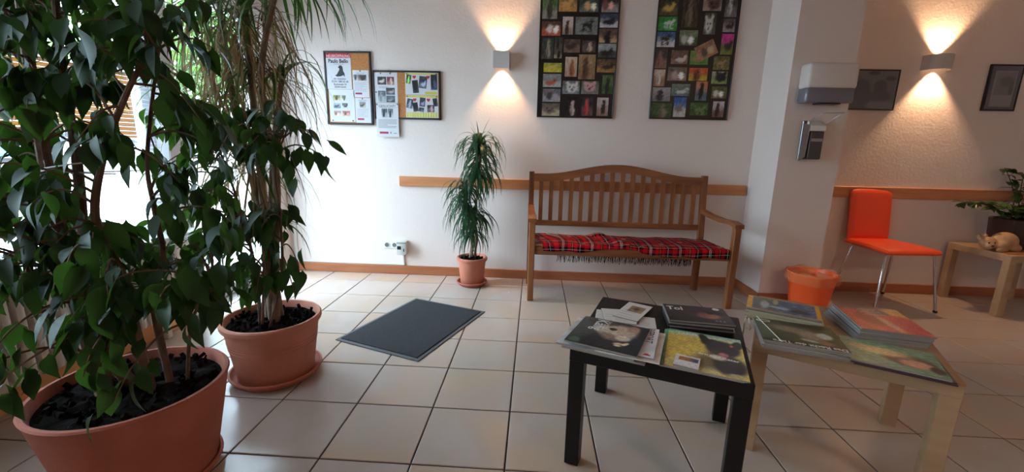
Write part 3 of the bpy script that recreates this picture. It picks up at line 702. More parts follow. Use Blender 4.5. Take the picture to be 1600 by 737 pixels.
vs, fs, uvs = [], [], []
for i in range(NX + 1):
    u = i / NX; x = .135 + (1.462 - .135) * u
    L1 = .34; L2 = drop(u)
    for j in range(NS + 1):
        s = j / NS * (L1 + L2)
        if s < L1:
            y = .045 - s * (.045 + .315) / L1; z = .4375 + .002 * math.sin(x * 31 + y * 9) + .003 * math.sin(x * 13 - y * 21)
            fold = .016 * ell(x, y, .66 + (y + .15) * -.5, -.1, .05, .3, .5); z += fold + .012 * ell(x, y, .58, .0, .07, .03, .5) * 1
            xo = 0.03 * sm(.0, 1, 1 - u) * (s / L1)
        else:
            k = s - L1; y = -.315 - min(k, .012) * .8 + .004 * math.sin(x * 45); z = .4375 - k; xo = .03 * (1 - u)
        xx = x + xo * .6 - (.085 * (1 - u) * (1 - s / (L1 + L2)) if u < .1 else 0) + (-(s < L1) * .0)
        if u > .9: xx -= .07 * (u - .9) * 10 * (1 - min(1, s / L1))
        vs.append((xx, y, z)); uvs.append((x + .02 * math.sin(y * 8), s + .012 * math.sin(x * 5)))
for i in range(NX):
    for j in range(NS):
        a_ = i * (NS + 1) + j; fs.append((a_, a_ + NS + 1, a_ + NS + 2, a_ + 1))
me = bpy.data.meshes.new('cloth'); me.from_pydata(vs, [], fs); ul = me.uv_layers.new(name='UVMap')
for lp in me.loops: ul.data[lp.index].uv = uvs[lp.vertex_index]
cl = finish('cloth', me, tm, tb, smooth=True); sd = cl.modifiers.new('thickness', 'SOLIDIFY'); sd.thickness = .005; sd.offset = 1
M_fr = mat('fringe_wool', rgb(44, 24, 30), .95, rnd=.3)
fr = MB()
for k in range(240):
    x = .26 + (1.22 - .26) * k / 239 + random.uniform(-.003, .003); l = random.uniform(.040, .062)
    y = -.272; fr.tube([(x, y, .365), (x + random.uniform(-.004, .004), y - .004, .350), (x + random.uniform(-.01, .01), y + random.uniform(-.006, .004), .350 - l)], [.0026, .0024, .0014], 4)
fr.build('fringe', M_fr, tb, kind='stuff')
# back flap of the blanket under the front apron that carries the fringe
q = MB(); q.span((.25, -.276, .362), (1.23, -.268, .40)); q.build('under_flap', tm, tb)

# ------------------------------------------------------------------ orange chair
cx, cyy, ca = 2.765, -.03, math.radians(6)
ch = thing('orange_chair', 'orange upholstered chair with chrome legs right of the column', 'chair', (cx, cyy, 0), ca)
Rc = Matrix.Translation((cx, cyy, 0)) @ Matrix.Rotation(ca, 4, 'Z')
# padded seat
q = MB(); NXs, NYs = 10, 12; grid = {}
for sgn in (1, -1):
    for i in range(NXs + 1):
        for j in range(NYs + 1):
            u, v = math.sin((i / NXs - .5) * PI), math.sin((j / NYs - .5) * PI)
            wdt = .215 - .012 * (v + 1) ; k = (1 - .5 * (abs(u) ** 6 + abs(v) ** 6))
            zz = .438 + sgn * .021 * max(0, 1 - max(abs(u), abs(v)) ** 14) ** .5 + .012 * v * v * (1 if v < 0 else .3) * -1 + .01
            x_ = u * wdt * (1 - .04 * abs(v) ** 6); y_ = v * .215 * (1 - .04 * abs(u) ** 6)
            grid[(sgn, i, j)] = q.bm.verts.new((x_, y_, zz))
for sgn in (1, -1):
    for i in range(NXs):
        for j in range(NYs):
            f_ = (grid[(sgn, i, j)], grid[(sgn, i + 1, j)], grid[(sgn, i + 1, j + 1)], grid[(sgn, i, j + 1)]); q.bm.faces.new(f_ if sgn > 0 else f_[::-1])
bmesh.ops.remove_doubles(q.bm, verts=q.bm.verts[:], dist=.0005); q.bm.transform(Rc); q.build('seat', M_orange, ch, smooth=True)
q = MB(); grid = {}
for sgn in (1, -1):
    for i in range(9):
        for j in range(11):
            u, v = math.sin((i / 8 - .5) * PI), .5 + .5 * math.sin((j / 10 - .5) * PI)
            x_ = u * .175 * (1 - .05 * abs(v * 2 - 1) ** 8); y_ = .19 + .045 * v + .004 * (1 - u * u) + sgn * -.014 * max(0, 1 - max(abs(u), abs(v * 2 - 1)) ** 14) ** .5
            z_ = .452 + .40 * v * (1 - .0) - .012 * abs(u) ** 8 * v
            grid[(sgn, i, j)] = q.bm.verts.new((x_, y_, z_))
for sgn in (1, -1):
    for i in range(8):
        for j in range(10):
            f_ = (grid[(sgn, i, j)], grid[(sgn, i + 1, j)], grid[(sgn, i + 1, j + 1)], grid[(sgn, i, j + 1)]); q.bm.faces.new(f_)
bmesh.ops.remove_doubles(q.bm, verts=q.bm.verts[:], dist=.0005)
q.bm.transform(Rc); q.build('backrest', M_orange, ch, smooth=True)
def cleg(x1, y1, x0, y0):
    q = MB(); q.tube([(x0 * .5, y0, .424), (x0 * .96, y0, .422), (x0, y0, .41), (x1, y1, .012)], .0095, 10); q.bm.transform(Rc); l = q.build('leg', M_chrome, ch, smooth=True)
    q = MB(); q.tube([(x1, y1, 0), (x1, y1, .014)], .014, 10); q.bm.transform(Rc); q.build('foot_cap', M_rubber, l, smooth=True)
cleg(-.235, -.215, -.185, -.17); cleg(.235, -.215, .185, -.17); cleg(-.225, .195, -.175, .13); cleg(.225, .195, .175, .13)
for sx in (-.17, .17):
    q = MB(); q.tube([(sx, -.17, .424), (sx, .13, .424)], .008, 8); q.bm.transform(Rc); q.build('seat_rail', M_chrome, ch, smooth=True)

# ------------------------------------------------------------------ bin
bc = (2.04, -.33)
bi = thing('waste_bin', 'orange plastic waste bin with translucent liner in front of the column', 'bin', (bc[0], bc[1], 0))
prof = [(.105, 0), (.108, .004), (.145, .285), (.150, .290), (.150, .298), (.143, .298), (.140, .285), (.102, .01), (0, .01)]
MB().lathe([(.0006, 0)] + prof[:-1] + [(.0004, .01)], (bc[0], bc[1], 0), 40).build('bucket', M_bin, bi, smooth=True)
lm = bpy.data.materials.new('bin_liner'); lm.use_nodes = True; t = lm.node_tree; b = t.nodes['Principled BSDF']; b.inputs['Base Color'].default_value = (*rgb(250, 170, 110), 1); b.inputs['Roughness'].default_value = .3
tr = t.nodes.new('ShaderNodeBsdfTransparent'); mx = t.nodes.new('ShaderNodeMixShader'); mx.inputs[0].default_value = .30; t.links.new(tr.outputs[0], mx.inputs[1]); t.links.new(b.outputs[0], mx.inputs[2]); t.links.new(mx.outputs[0], t.nodes['Material Output'].inputs[0])
def wob(r, z, a):
    k = 1 if z > .2 else 0
    return r + k * (.004 * math.sin(a * 9) + .003 * math.sin(a * 17 + 1)), z + k * .006 * math.sin(a * 5 + .6) * (1 if r > .15 else .4)
MB().open_lathe([(.148, .232), (.158, .24), (.165, .262), (.162, .29), (.155, .308), (.145, .305), (.136, .28), (.12, .2), (.10, .12), (.06, .06)], (bc[0], bc[1], 0), 60, wob).build('liner', lm, bi, smooth=True)
q = MB(); q.open_lathe([(.13, .29), (.11, .283), (.08, .287), (.04, .275)], (bc[0] + .0, bc[1], 0), 40, lambda r, z, a: (r * (1 + .12 * math.sin(a * 3)), z + .012 * math.sin(a * 2 + r * 30)))
q.build('crumpled_film', lm, bi, smooth=True)

# ------------------------------------------------------------------ column fittings
di = thing('towel_dispenser', 'white paper towel dispenser with smoky clear bottom on the column', 'dispenser', (2.0, CY, 1.44))
def rbox(mb, x0, x1, y0, y1, z0, z1, bev, seg=3): return mb.box(((x0 + x1) / 2, (y0 + y1) / 2, (z0 + z1) / 2), (x1 - x0, y1 - y0, z1 - z0), bev, seg=seg)
DX0, DX1 = 1.845, 2.165
rbox(MB(), DX0, DX1, CY - .115, CY - .001, 1.535, 1.70, .022).build('cover', mat('dispenser_white', rgb(218, 208, 204), .4), di, smooth=True)
rbox(MB(), DX0 + .004, DX1 - .004, CY - .110, CY - .001, 1.445, 1.55, .02).build('clear_base', mat('smoky_plastic', rgb(112, 112, 124), .15, coat=.6), di, smooth=True)
MB().span((DX0 + .10, CY - .10, 1.438), (DX1 - .08, CY - .03, 1.447), .002).build('paper_slot', M_blackframe, di)
so = thing('soap_dispenser', 'steel soap dispenser with elbow lever below the towel dispenser', 'dispenser', (1.98, CY, 1.06))
SX0, SX1 = 1.915, 2.035
MB().span((SX0, CY - .012, 1.075), (SX1, CY - .001, 1.335), .003).build('wall_plate', M_steel, so)
q = MB(); q.prism([(CY - .01, 1.06), (CY - .075, 1.09), (CY - .085, 1.30), (CY - .01, 1.32)], 'x', SX0 + .004, SX0 + .009); q.build('side_shield', M_steel, so)
rbox(MB(), SX0 + .022, SX1 - .008, CY - .08, CY - .013, 1.075, 1.262, .008).build('bottle', mat('dark_grey_bottle', rgb(74, 72, 74), .25), so, smooth=True)
MB().span((SX0 + .03, CY - .0815, 1.195), (SX1 - .016, CY - .0805, 1.215)).build('bottle_label', mat('label_grey', rgb(150, 142, 138), .6), so)
rbox(MB(), SX0 + .01, SX1 - .004, CY - .085, CY - .012, 1.264, 1.30, .004, 2).build('pump_head', M_white, so)
q = MB(); q.prism([(CY - .08, 1.30), (CY - .03, 1.335), (CY - .015, 1.30)], 'x', SX0 + .02, SX1 - .01); q.build('pump_wedge', M_white, so)
q = MB(); q.tube([(SX0 + .01, CY - .06, 1.29), (SX0 + .01, CY - .09, 1.34), (SX0 + .035, CY - .15, 1.375), (SX0 + .13, CY - .17, 1.378), (SX1 + .035, CY - .17, 1.378), (SX1 + .01, CY - .11, 1.34), (SX1 - .01, CY - .06, 1.30)], .0032, 8); q.build('elbow_lever', M_steel, so, smooth=True)

# ------------------------------------------------------------------ doormat
mt = [on_z(*p, 0) for p in ((525, 531), (655, 564), (756, 488), (650, 466))]
mc = Vector((-.638, -.832, 0)); ma = math.radians(-20.5)
mq = thing('doormat', 'dark grey ribbed doormat with rubber edge lying askew on the tiles', 'doormat', tuple(mc), ma)
Rm = Matrix.Translation(mc) @ Matrix.Rotation(ma, 4, 'Z')
q = MB(); q.box((0, 0, .003), (.575, .765, .005), .002); q.bm.transform(Rm); q.build('rubber_edge', mat('grey_rubber', rgb(84, 88, 92), .6), mq)
q = MB(); q.box((0, 0, .007), (.53, .72, .006), .002); q.bm.transform(Rm); q.build('carpet_pile', mat('charcoal_pile', rgb(52, 54, 60), .95, var=.4, vscale=120, bump=.9, bscale=220), mq)

# ------------------------------------------------------------------ pinboards and papers
def framed(name, label, cat, x0, x1, z0, z1, bw, inner, group=None, tilt=0.0, depth=.018, hooks=True):
    t_ = thing(name, label, cat, ((x0 + x1) / 2, WY, z0), 0, group)
    y0, y1 = WY - depth, WY - .001
    f = MB(); f.span((x0, y0, z0), (x1, y1, z0 + bw), .002); f.span((x0, y0, z1 - bw), (x1, y1, z1), .002); f.span((x0, y0, z0 + bw), (x0 + bw, y1, z1 - bw), .002); f.span((x1 - bw, y0, z0 + bw), (x1, y1, z1 - bw), .002)
    f.build('frame', M_blackframe, t_)
    MB().span((x0 + bw, y0 + .006, z0 + bw), (x1 - bw, y1, z1 - bw)).build('board', inner, t_)
    if hooks:
        for xx in (x0 + (x1 - x0) * .24, x0 + (x1 - x0) * .76):
            q = MB(); q.tube([(xx - .006, WY - .006, z1), (xx, WY - .006, z1 + .012), (xx + .006, WY - .006, z1)], .0012, 5); q.build('hanger', M_steel, t_)
    return t_
framed('cork_board', 'portrait cork pinboard in black frame, left of the two boards', 'pinboard', -1.643, -1.262, 1.262, 1.828, .014, M_cork)
framed('cork_board', 'landscape cork pinboard in black frame, right of the two boards', 'pinboard', -1.252, -.702, 1.314, 1.688, .013, M_cork)
PY = WY - .0125
def sheet(name, label, cat, x0, z0, x1, z1, y=PY, m=None, pins=((.1, .97), (.9, .97)), th=.0008):
    t_ = thing(name, label, cat, ((x0 + x1) / 2, y, z0))
    MB().span((x0, y - th, z0), (x1, y, z1)).build('paper', m or M_paper, t_)
    for u, v in pins:
        q = MB(); X_, Z_ = x0 + (x1 - x0) * u, z0 + (z1 - z0) * v
        q.tube([(X_, y - th, Z_), (X_, y - th - .006, Z_)], [.005, .004], 8); q.build('pin', M_ink, t_)
    def at(u, v, k=0): return (x0 + (x1 - x0) * u, y - th - .0004 - .0003 * k, z0 + (z1 - z0) * v)
    t_['_w'] = 0; del t_['_w']
    return t_, at, (x1 - x0), (z1 - z0)
XU, ZV = Vector((1, 0, 0)), Vector((0, 0, 1))
def rect(at, u0, v0, u1, v1, w_, h_, k=0): return (at(u0, v0, k), XU * (u1 - u0) * w_, ZV * (v1 - v0) * h_)
def animal_fn(bg1, bg2, sub, kind, s):
    def f(u, v):
        u, v = u + .07 * nz(u * 1.2, v * 1.4, s + 1.3) + .10 * math.sin(s * 2.7), v + .07 * nz(u * 1.5, v, s + 4.1) + .06 * math.sin(s * 4.1)
        c = mixc(g(bg1), g(bg2), sm(.25, .7, v + .12 * nz(u, v, s))); n_ = .13 * nz(u * 2, v * 2, s); c = tuple(max(0, min(1, x + n_)) for x in c)
        S = g(sub); D = tuple(x * .45 for x in S)
        if kind == 'lie':
            c = mixc(c, S, ell(u, v, .48, .36, .30, .17, .3)); c = mixc(c, S, ell(u, v, .74, .55, .12, .15, .3)); c = mixc(c, D, ell(u, v, .78, .54, .04, .05, .4))
        elif kind == 'sit':
            c = mixc(c, S, ell(u, v, .5, .35, .19, .33, .25)); c = mixc(c, S, ell(u, v, .54, .74, .14, .14, .25)); c = mixc(c, D, ell(u, v, .60, .72, .05, .05, .4)); c = mixc(c, D, .6 * ell(u, v, .42, .3, .06, .25, .5))
        elif kind == 'face':
            c = mixc(c, S, ell(u, v, .5, .48, .34, .36, .2)); c = mixc(c, S, ell(u, v, .26, .82, .1, .16, .3, .3)); c = mixc(c, S, ell(u, v, .74, .82, .1, .16, .3, -.3))
            for ex in (.37, .63): c = mixc(c, (.05, .05, .06), ell(u, v, ex, .55, .06, .06, .3))
            c = mixc(c, D, ell(u, v, .5, .33, .1, .09, .3))
        elif kind == 'stand':
            c = mixc(c, S, ell(u, v, .46, .52, .24, .13, .3)); c = mixc(c, S, ell(u, v, .70, .68, .1, .12, .3))
            for lx in (.3, .4, .56, .64): c = mixc(c, S, ell(u, v, lx, .28, .03, .2, .3))
        elif kind == 'two':
            c = mixc(c, S, ell(u, v, .32, .45, .16, .3, .3)); c = mixc(c, tuple(min(1, x * 1.7 + .15) for x in S), ell(u, v, .66, .4, .15, .26, .3))
        return c
    return f
def photo(parent, at, u0, v0, u1, v1, w_, h_, spec, k=2, n=12, name='photo', rot=0):
    O, U, V = rect(at, u0, v0, u1, v1, w_, h_, k); O = Vector(O)
    if rot:
        c = O + U / 2 + V / 2; R_ = Matrix.Rotation(rot, 3, 'Y'); U, V = R_ @ U, R_ @ V; O = c - U / 2 - V / 2
    picture(name, parent, O, U, V, n, n, animal_fn(*spec), M_print)
# opening poster
po, at, w_, h_ = sheet('poster', 'white opening poster with red NEUERÖFFNUNG banner and dog silhouette', 'poster', -1.628, 1.540, -1.424, 1.812)
quads('banner', po, M_red, [rect(at, 0, .87, 1, 1.0, w_, h_)])
text('NEUERÖFFNUNG', .0285, at(.5, .885, 2), XU, ZV, po, mat('pink_ink', rgb(240, 190, 196), .6), align='CENTER', sx=.86, fat=.0006)
text('Paulo Bello', .040, at(.5, .735, 1), XU, ZV, po, M_ink, align='CENTER', sx=.9, fat=.0012)
quads('underline', po, M_ink, [rect(at, .3, .695, .72, .702, w_, h_, 1)])
sil = [(.42, .35), (.58, .36), (.70, .40), (.69, .36), (.74, .36), (.73, .44), (.68, .50), (.67, .56), (.66, .62), (.62, .66), (.54, .665), (.50, .62), (.48, .615), (.485, .59), (.53, .585), (.52, .53), (.46, .46), (.43, .42), (.40, .40), (.34, .38)]
me = bpy.data.meshes.new('dog_silhouette'); me.from_pydata([at(a_, b2 , 1) for a_, b2 in sil], [], [tuple(range(len(sil)))]); finish('dog_silhouette', me, M_ink, po)
for k, (s_, z_, sz) in enumerate((('Alt. Dierather', .265, .019), ('0174 / 580 63 68', .185, .021), ('Buchstraße 34', .11, .019), ('50354 Hürth', .035, .019))):
    text(s_, sz, at(.53, z_, 1), XU, ZV, po, M_ink, align='CENTER', sx=.95, fat=.0003)
# sheet with six photos below
p2, at, w_, h_ = sheet('info_sheet', 'cream sheet with six small photos below the opening poster', 'sheet', -1.618, 1.284, -1.408, 1.538, pins=((.1, .04), (.9, .04)))
P6 = [((196, 190, 150), (120, 140, 80), (90, 60, 40), 'sit', 1), ((206, 206, 180), (120, 120, 110), (60, 60, 50), 'sit', 2), ((120, 140, 150), (170, 180, 190), (60, 70, 90), 'lie', 3), ((200, 200, 196), (90, 100, 100), (30, 40, 50), 'lie', 4), ((220, 206, 190), (170, 150, 140), (130, 100, 90), 'two', 5), ((220, 180, 160), (180, 110, 100), (110, 70, 70), 'two', 6)]
for k, sp in enumerate(P6):
    r_, c_ = divmod(k, 2); u0 = (.16, .50)[c_]; u1 = (.44, .50 + (.16, .22, .30)[r_])[c_]
    photo(p2, at, u0, .66 - r_ * .24, u1, .82 - r_ * .24, w_, h_, sp)
def flyer(label, x0, z0, x1, z1, seed_):
    p, at, w_, h_ = sheet('flyer', label, 'flyer', x0, z0, x1, z1, pins=((.48, .97),))
    text('GESUCHT', .017, at(.5, .86, 1), XU, ZV, p, M_inkg, align='CENTER', sx=.9)
    if seed_ == 1:
        photo(p, at, .05, .62, .32, .84, w_, h_, ((190, 190, 190), (120, 120, 120), (40, 40, 50), 'sit', 1)); photo(p, at, .34, .62, .86, .84, w_, h_, ((150, 120, 110), (90, 80, 80), (30, 28, 32), 'face', 2))
    else: photo(p, at, .28, .60, .68, .84, w_, h_, ((190, 180, 170), (140, 130, 130), (50, 50, 60), 'lie', 3))
    quads('print_lines', p, M_inkg, [rect(at, .08, .55 - i * .04, (.9, .8, .86, .7, .88, .6)[i % 6], .558 - i * .04, w_, h_, 1) for i in range(9)])
    quads('label_block', p, M_mag, [rect(at, .12, .11, .55, .18, w_, h_, 1)])
flyer('upper white flyer with two dog photos on the portrait pinboard', -1.414, 1.478, -1.284, 1.686, 1)
flyer('lower white flyer with one photo on the portrait pinboard', -1.404, 1.280, -1.278, 1.474, 2)
# landscape board: photo sheet, long Gesucht flyer, yellow sheets
p3, at, w_, h_ = sheet('photo_sheet', 'white sheet with five grey animal photos on the landscape pinboard', 'sheet', -1.238, 1.440, -1.052, 1.672, pins=((.28, .97), (.7, .97), (.06, .35)))
for (u0, v0, u1, v1), sp in zip(((.14, .60, .52, .86), (.55, .60, .86, .86), (.14, .02, .48, .40), (.50, .27, .88, .50), (.50, .02, .88, .24)),
        (((60, 44, 44), (40, 36, 36), (210, 206, 200), 'lie', 1), ((170, 110, 100), (110, 50, 60), (230, 220, 210), 'sit', 2), ((170, 176, 180), (90, 96, 104), (150, 160, 170), 'sit', 3), ((90, 90, 96), (60, 60, 60), (170, 170, 176), 'lie', 4), ((50, 60, 60), (90, 100, 110), (140, 150, 150), 'lie', 5))):
    photo(p3, at, u0, v0, u1, v1, w_, h_, sp)
quads('print_lines', p3, M_inkg, [rect(at, .18, .52, .62, .53, w_, h_, 1), rect(at, .18, .49, .5, .50, w_, h_, 1)])
p4, at, w_, h_ = sheet('missing_flyer', 'long white GESUCHT flyer hanging below the landscape pinboard', 'flyer', -1.230, 1.172, -1.048, 1.437, y=WY - .0185, pins=((.04, .96), (.96, .97)))
text('GESUCHT!', .030, at(.5, .87, 1), XU, ZV, p4, M_ink, align='CENTER', sx=.98)
photo(p4, at, .24, .58, .50, .84, w_, h_, ((170, 176, 186), (90, 96, 100), (26, 26, 30), 'sit', 3)); photo(p4, at, .53, .58, .76, .84, w_, h_, ((190, 196, 206), (110, 116, 120), (16, 16, 20), 'sit', 5))
quads('print_lines', p4, M_inkg, [rect(at, .08, .50 - i * .038, (.92, .90, .92, .91, .5, .90, .88)[i], .513 - i * .038, w_, h_, 1) for i in range(7)])
quads('label_block', p4, M_mag, [rect(at, .12, .09, .52, .155, w_, h_, 1)]); quads('stamp', p4, M_inkg, [rect(at, .60, .10, .66, .15, w_, h_, 1), rect(at, .76, .10, .9, .12, w_, h_, 1)])
for nm, z0, z1, tabs in (('upper', 1.506, 1.674, False), ('lower', 1.328, 1.502, True)):
    p5, at, w_, h_ = sheet('collage_sheet', '%s white and yellow photo sheet with red hearts on the landscape pinboard' % nm, 'sheet', -.987, z0, -.722, z1, pins=((.05, .95), (.95, .95)))
    quads('yellow_band', p5, M_yel, [rect(at, 0, .91, 1, .975, w_, h_)] + ([] if tabs else [rect(at, .60, .03, .97, .14, w_, h_)]))
    if tabs: quads('tear_tab', p5, M_yel, [rect(at, .02 + i * .081, .02, .02 + i * .081 + .055, .24, w_, h_) for i in range(12)])
    b0 = .3 if tabs else .08
    L = [(.03, .5, .18, .9, .15, (90, 130, 60)), (.22, b0, .40, .66, -.1, (60, 60, 66)), (.42, .25 + b0 * .6, .66, .84, .12, (90, 96, 110)), (.78, .2 + b0 * .4, .98, .92, -.02, (70, 80, 104))] if not tabs else \
        [(.03, .42, .22, .84, .2, (90, 100, 110)), (.22, .28, .38, .68, -.15, (60, 64, 70)), (.43, .50, .60, .90, .1, (80, 84, 100)), (.40, .27, .56, .46, .15, (110, 116, 130)), (.66, .26, .88, .58, 0, (110, 90, 96)), (.84, .52, .98, .88, -.15, (90, 96, 104))]
    for i, (u0, v0, u1, v1, rt, c_) in enumerate(L): photo(p5, at, u0, v0, u1, v1, w_, h_, (c_, tuple(x * .6 for x in c_), tuple(min(255, x * (.4 if i % 2 else 2)) for x in c_), ('sit', 'face', 'lie', 'two')[i % 4], i), rot=rt, n=10)
    for hx in (.28, .70):
        hp = []
        for a_ in range(20):
            tt = a_ / 20 * 2 * PI; hp.append(at(hx + .055 * math.sin(tt) ** 3, .80 + (.075 * (13 * math.cos(tt) - 5 * math.cos(2 * tt) - 2 * math.cos(3 * tt) - math.cos(4 * tt)) / 13), 4))
        me = bpy.data.meshes.new('heart'); me.from_pydata(hp, [], [tuple(range(20))]); finish('heart', me, M_red, p5)

# ------------------------------------------------------------------ photo collages
def collage(label, x0, x1, z0, z1, org, photos, toprow):
    t_ = framed('photo_collage', label, 'picture', x0, x1, z0, z1, .008, mat('black_card', rgb(20, 18, 19), .35), None, hooks=False, depth=.02)
    yy = WY - .0150
    (qx0, qy0, qx1, qy1, s_, ox) = org   # pixel box of the visible part in the crop and its scale
    for k, (a0, b0, a1, b1, bg1, bg2, sub, kind, rt) in enumerate(photos):
        P0 = on_y(ox + a0 / s_, b1 / s_, yy); P1 = on_y(ox + a1 / s_, b0 / s_, yy)
        U = Vector((P1.x - P0.x, 0, 0)); V = Vector((0, 0, P1.z - P0.z)); O = Vector((P0.x, yy - .0001 * (k % 3), P0.z))
        if O.x < x0 + .01: O.x = x0 + .01
        if P1.x > x1 - .01: U.x = x1 - .01 - O.x
        if rt:
            c = O + U / 2 + V / 2; R_ = Matrix.Rotation(rt, 3, 'Y'); U, V = R_ @ U, R_ @ V; O = c - U / 2 - V / 2; O.y -= .001
        picture('photo', t_, O, U, V, 14, 12, animal_fn(bg1, bg2, sub, kind, k), M_print)
    rn = random.Random(5)
    z = toprow
    while z < z1 - .10:
        x = x0 + .015; hh = rn.uniform(.075, .095)
        while x < x1 - .08:
            ww = min(rn.choice((.08, .11, .13)), x1 - .015 - x)
            bgc = rn.choice(((120, 110, 90), (90, 130, 70), (150, 150, 150), (90, 70, 60)))
            picture('photo', t_, (x, yy, z), XU * ww, ZV * hh, 10, 8, animal_fn(bgc, tuple(q * .6 for q in bgc), rn.choice(((210, 205, 200), (50, 42, 40), (150, 100, 60))), rn.choice(('lie', 'sit', 'face', 'stand')), x * 9), M_print)
            x += ww + .012
        z += hh + .012
GR = (96, 128, 72); SN = (150, 150, 152); BR_ = (120, 84, 60); DB = (60, 48, 42)
c1 = [(395, -20, 485, 108, (130, 132, 124), (80, 110, 60), (60, 56, 52), 'sit', 0), (490, -20, 598, 66, (176, 130, 70), (120, 100, 60), (200, 150, 90), 'stand', 0), (608, -20, 722, 68, (90, 96, 90), (50, 70, 60), (210, 160, 110), 'two', 0), (735, -20, 838, 70, (150, 140, 140), (60, 46, 44), (120, 80, 70), 'two', 0),
      (392, 124, 503, 205, (176, 84, 54), (90, 60, 50), (216, 206, 200), 'two', 0), (510, 96, 575, 198, (150, 130, 110), (190, 180, 170), (60, 44, 36), 'sit', 0), (584, 98, 717, 198, (126, 130, 128), (110, 114, 112), (30, 30, 30), 'stand', 0), (725, 80, 834, 158, (190, 190, 196), (60, 70, 90), (30, 28, 30), 'lie', 0),
      (720, 166, 828, 245, (186, 150, 110), (90, 70, 60), (30, 28, 30), 'sit', 0), (390, 220, 460, 340, (70, 62, 56), (60, 70, 60), (150, 140, 130), 'sit', 0), (466, 214, 512, 280, (90, 80, 70), (60, 60, 56), (30, 30, 30), 'sit', 0), (462, 282, 508, 335, (150, 140, 120), (90, 80, 70), (30, 30, 30), 'sit', 0), (518, 226, 614, 302, (110, 88, 74), (84, 66, 56), (60, 44, 36), 'lie', 0), (624, 234, 704, 300, (90, 76, 66), (70, 60, 60), (190, 170, 150), 'sit', 0),
      (714, 252, 824, 330, (70, 74, 76), (150, 156, 160), (30, 34, 40), 'lie', 0), (402, 362, 508, 415, (190, 176, 50), (150, 150, 60), (200, 170, 90), 'stand', 0), (524, 328, 598, 440, (170, 140, 120), (190, 170, 150), (150, 90, 50), 'sit', 0), (600, 314, 704, 455, (140, 110, 84), (150, 120, 90), (90, 60, 44), 'sit', 0), (708, 342, 818, 416, (150, 110, 60), (90, 70, 50), (60, 44, 34), 'lie', 0),
      (398, 426, 505, 500, (160, 160, 160), (130, 134, 136), (170, 90, 60), 'lie', 0), (510, 466, 612, 540, (120, 120, 124), (100, 104, 100), (206, 200, 196), 'face', 0), (618, 468, 722, 540, (120, 120, 116), (90, 100, 80), (200, 150, 150), 'face', 0), (736, 432, 806, 540, (60, 90, 50), (80, 100, 60), (40, 40, 40), 'sit', 0),
      (396, 512, 500, 584, (150, 146, 146), (110, 106, 110), (70, 64, 66), 'two', 0), (392, 594, 496, 665, (170, 160, 130), (90, 84, 70), (110, 96, 84), 'face', 0), (524, 558, 598, 665, (30, 26, 28), (26, 22, 24), (190, 160, 156), 'sit', 0), (618, 560, 690, 666, (90, 64, 60), (50, 50, 50), (200, 70, 70), 'sit', 0), (706, 562, 778, 666, (150, 120, 110), (190, 180, 176), (50, 36, 34), 'sit', 0)]
collage('black framed collage of many small pet photos, left one above the bench', .072, .674, 1.352, 2.25, (0, 0, 0, 0, 3.683, 740), c1, 2.232)
c2 = [(106, -20, 222, 88, (80, 70, 50), (60, 52, 36), (196, 160, 80), 'lie', 0), (236, -10, 344, 158, (70, 54, 46), (60, 44, 40), (120, 104, 90), 'sit', 0), (360, -20, 476, 62, (150, 130, 122), (140, 120, 110), (90, 60, 50), 'face', 0), (484, -20, 568, 98, (110, 106, 104), (70, 60, 60), (190, 190, 190), 'sit', 0),
      (96, 96, 212, 176, (60, 140, 60), (50, 130, 56), (200, 206, 200), 'stand', 0), (362, 74, 444, 198, (90, 96, 90), (60, 70, 60), (200, 196, 190), 'face', 0), (474, 108, 552, 184, (150, 144, 150), (90, 80, 80), (50, 44, 44), 'lie', 0), (88, 184, 200, 270, (196, 196, 202), (60, 90, 140), (50, 34, 30), 'stand', 0),
      (222, 174, 336, 262, (60, 80, 50), (110, 120, 90), (190, 186, 180), 'two', 0), (460, 196, 544, 314, (110, 120, 60), (200, 60, 140), (50, 50, 40), 'lie', 0), (80, 278, 158, 392, (130, 96, 84), (60, 60, 56), (150, 100, 90), 'sit', 0), (176, 290, 280, 368, (130, 96, 80), (110, 84, 76), (206, 200, 200), 'lie', 0),
      (284, 292, 398, 372, (80, 130, 60), (120, 140, 70), (150, 130, 90), 'lie', 0), (318, 246, 444, 334, (170, 120, 90), (150, 110, 90), (90, 76, 60), 'two', -.48), (418, 324, 520, 402, (110, 106, 64), (100, 96, 60), (150, 130, 100), 'stand', 0), (68, 400, 142, 496, (150, 110, 90), (190, 170, 150), (220, 200, 190), 'sit', 0),
      (156, 388, 272, 464, (130, 110, 96), (110, 96, 84), (176, 160, 150), 'two', 0), (278, 392, 392, 464, (180, 160, 60), (190, 90, 50), (110, 60, 40), 'sit', 0), (408, 412, 506, 482, (130, 150, 90), (150, 150, 140), (36, 34, 32), 'face', 0), (62, 504, 174, 582, (120, 116, 116), (150, 150, 150), (50, 50, 54), 'sit', 0),
      (178, 484, 290, 552, (90, 110, 120), (110, 120, 110), (200, 200, 200), 'lie', 0), (314, 470, 392, 578, (90, 110, 130), (190, 120, 90), (30, 26, 26), 'sit', 0), (408, 498, 504, 566, (100, 96, 60), (90, 90, 56), (206, 200, 190), 'two', 0), (52, 594, 178, 676, (50, 80, 40), (60, 84, 44), (130, 120, 110), 'sit', 0),
      (188, 560, 270, 672, (190, 190, 190), (50, 100, 170), (120, 110, 110), 'lie', 0), (284, 592, 394, 664, (50, 84, 40), (60, 96, 50), (110, 120, 80), 'stand', 0), (412, 584, 488, 674, (110, 84, 74), (190, 184, 190), (70, 40, 34), 'sit', 0)]
collage('black framed collage of many small pet photos, right one beside the column', .955, 1.558, 1.356, 2.26, (0, 0, 0, 0, 3.685, 1000), c2, 2.235)
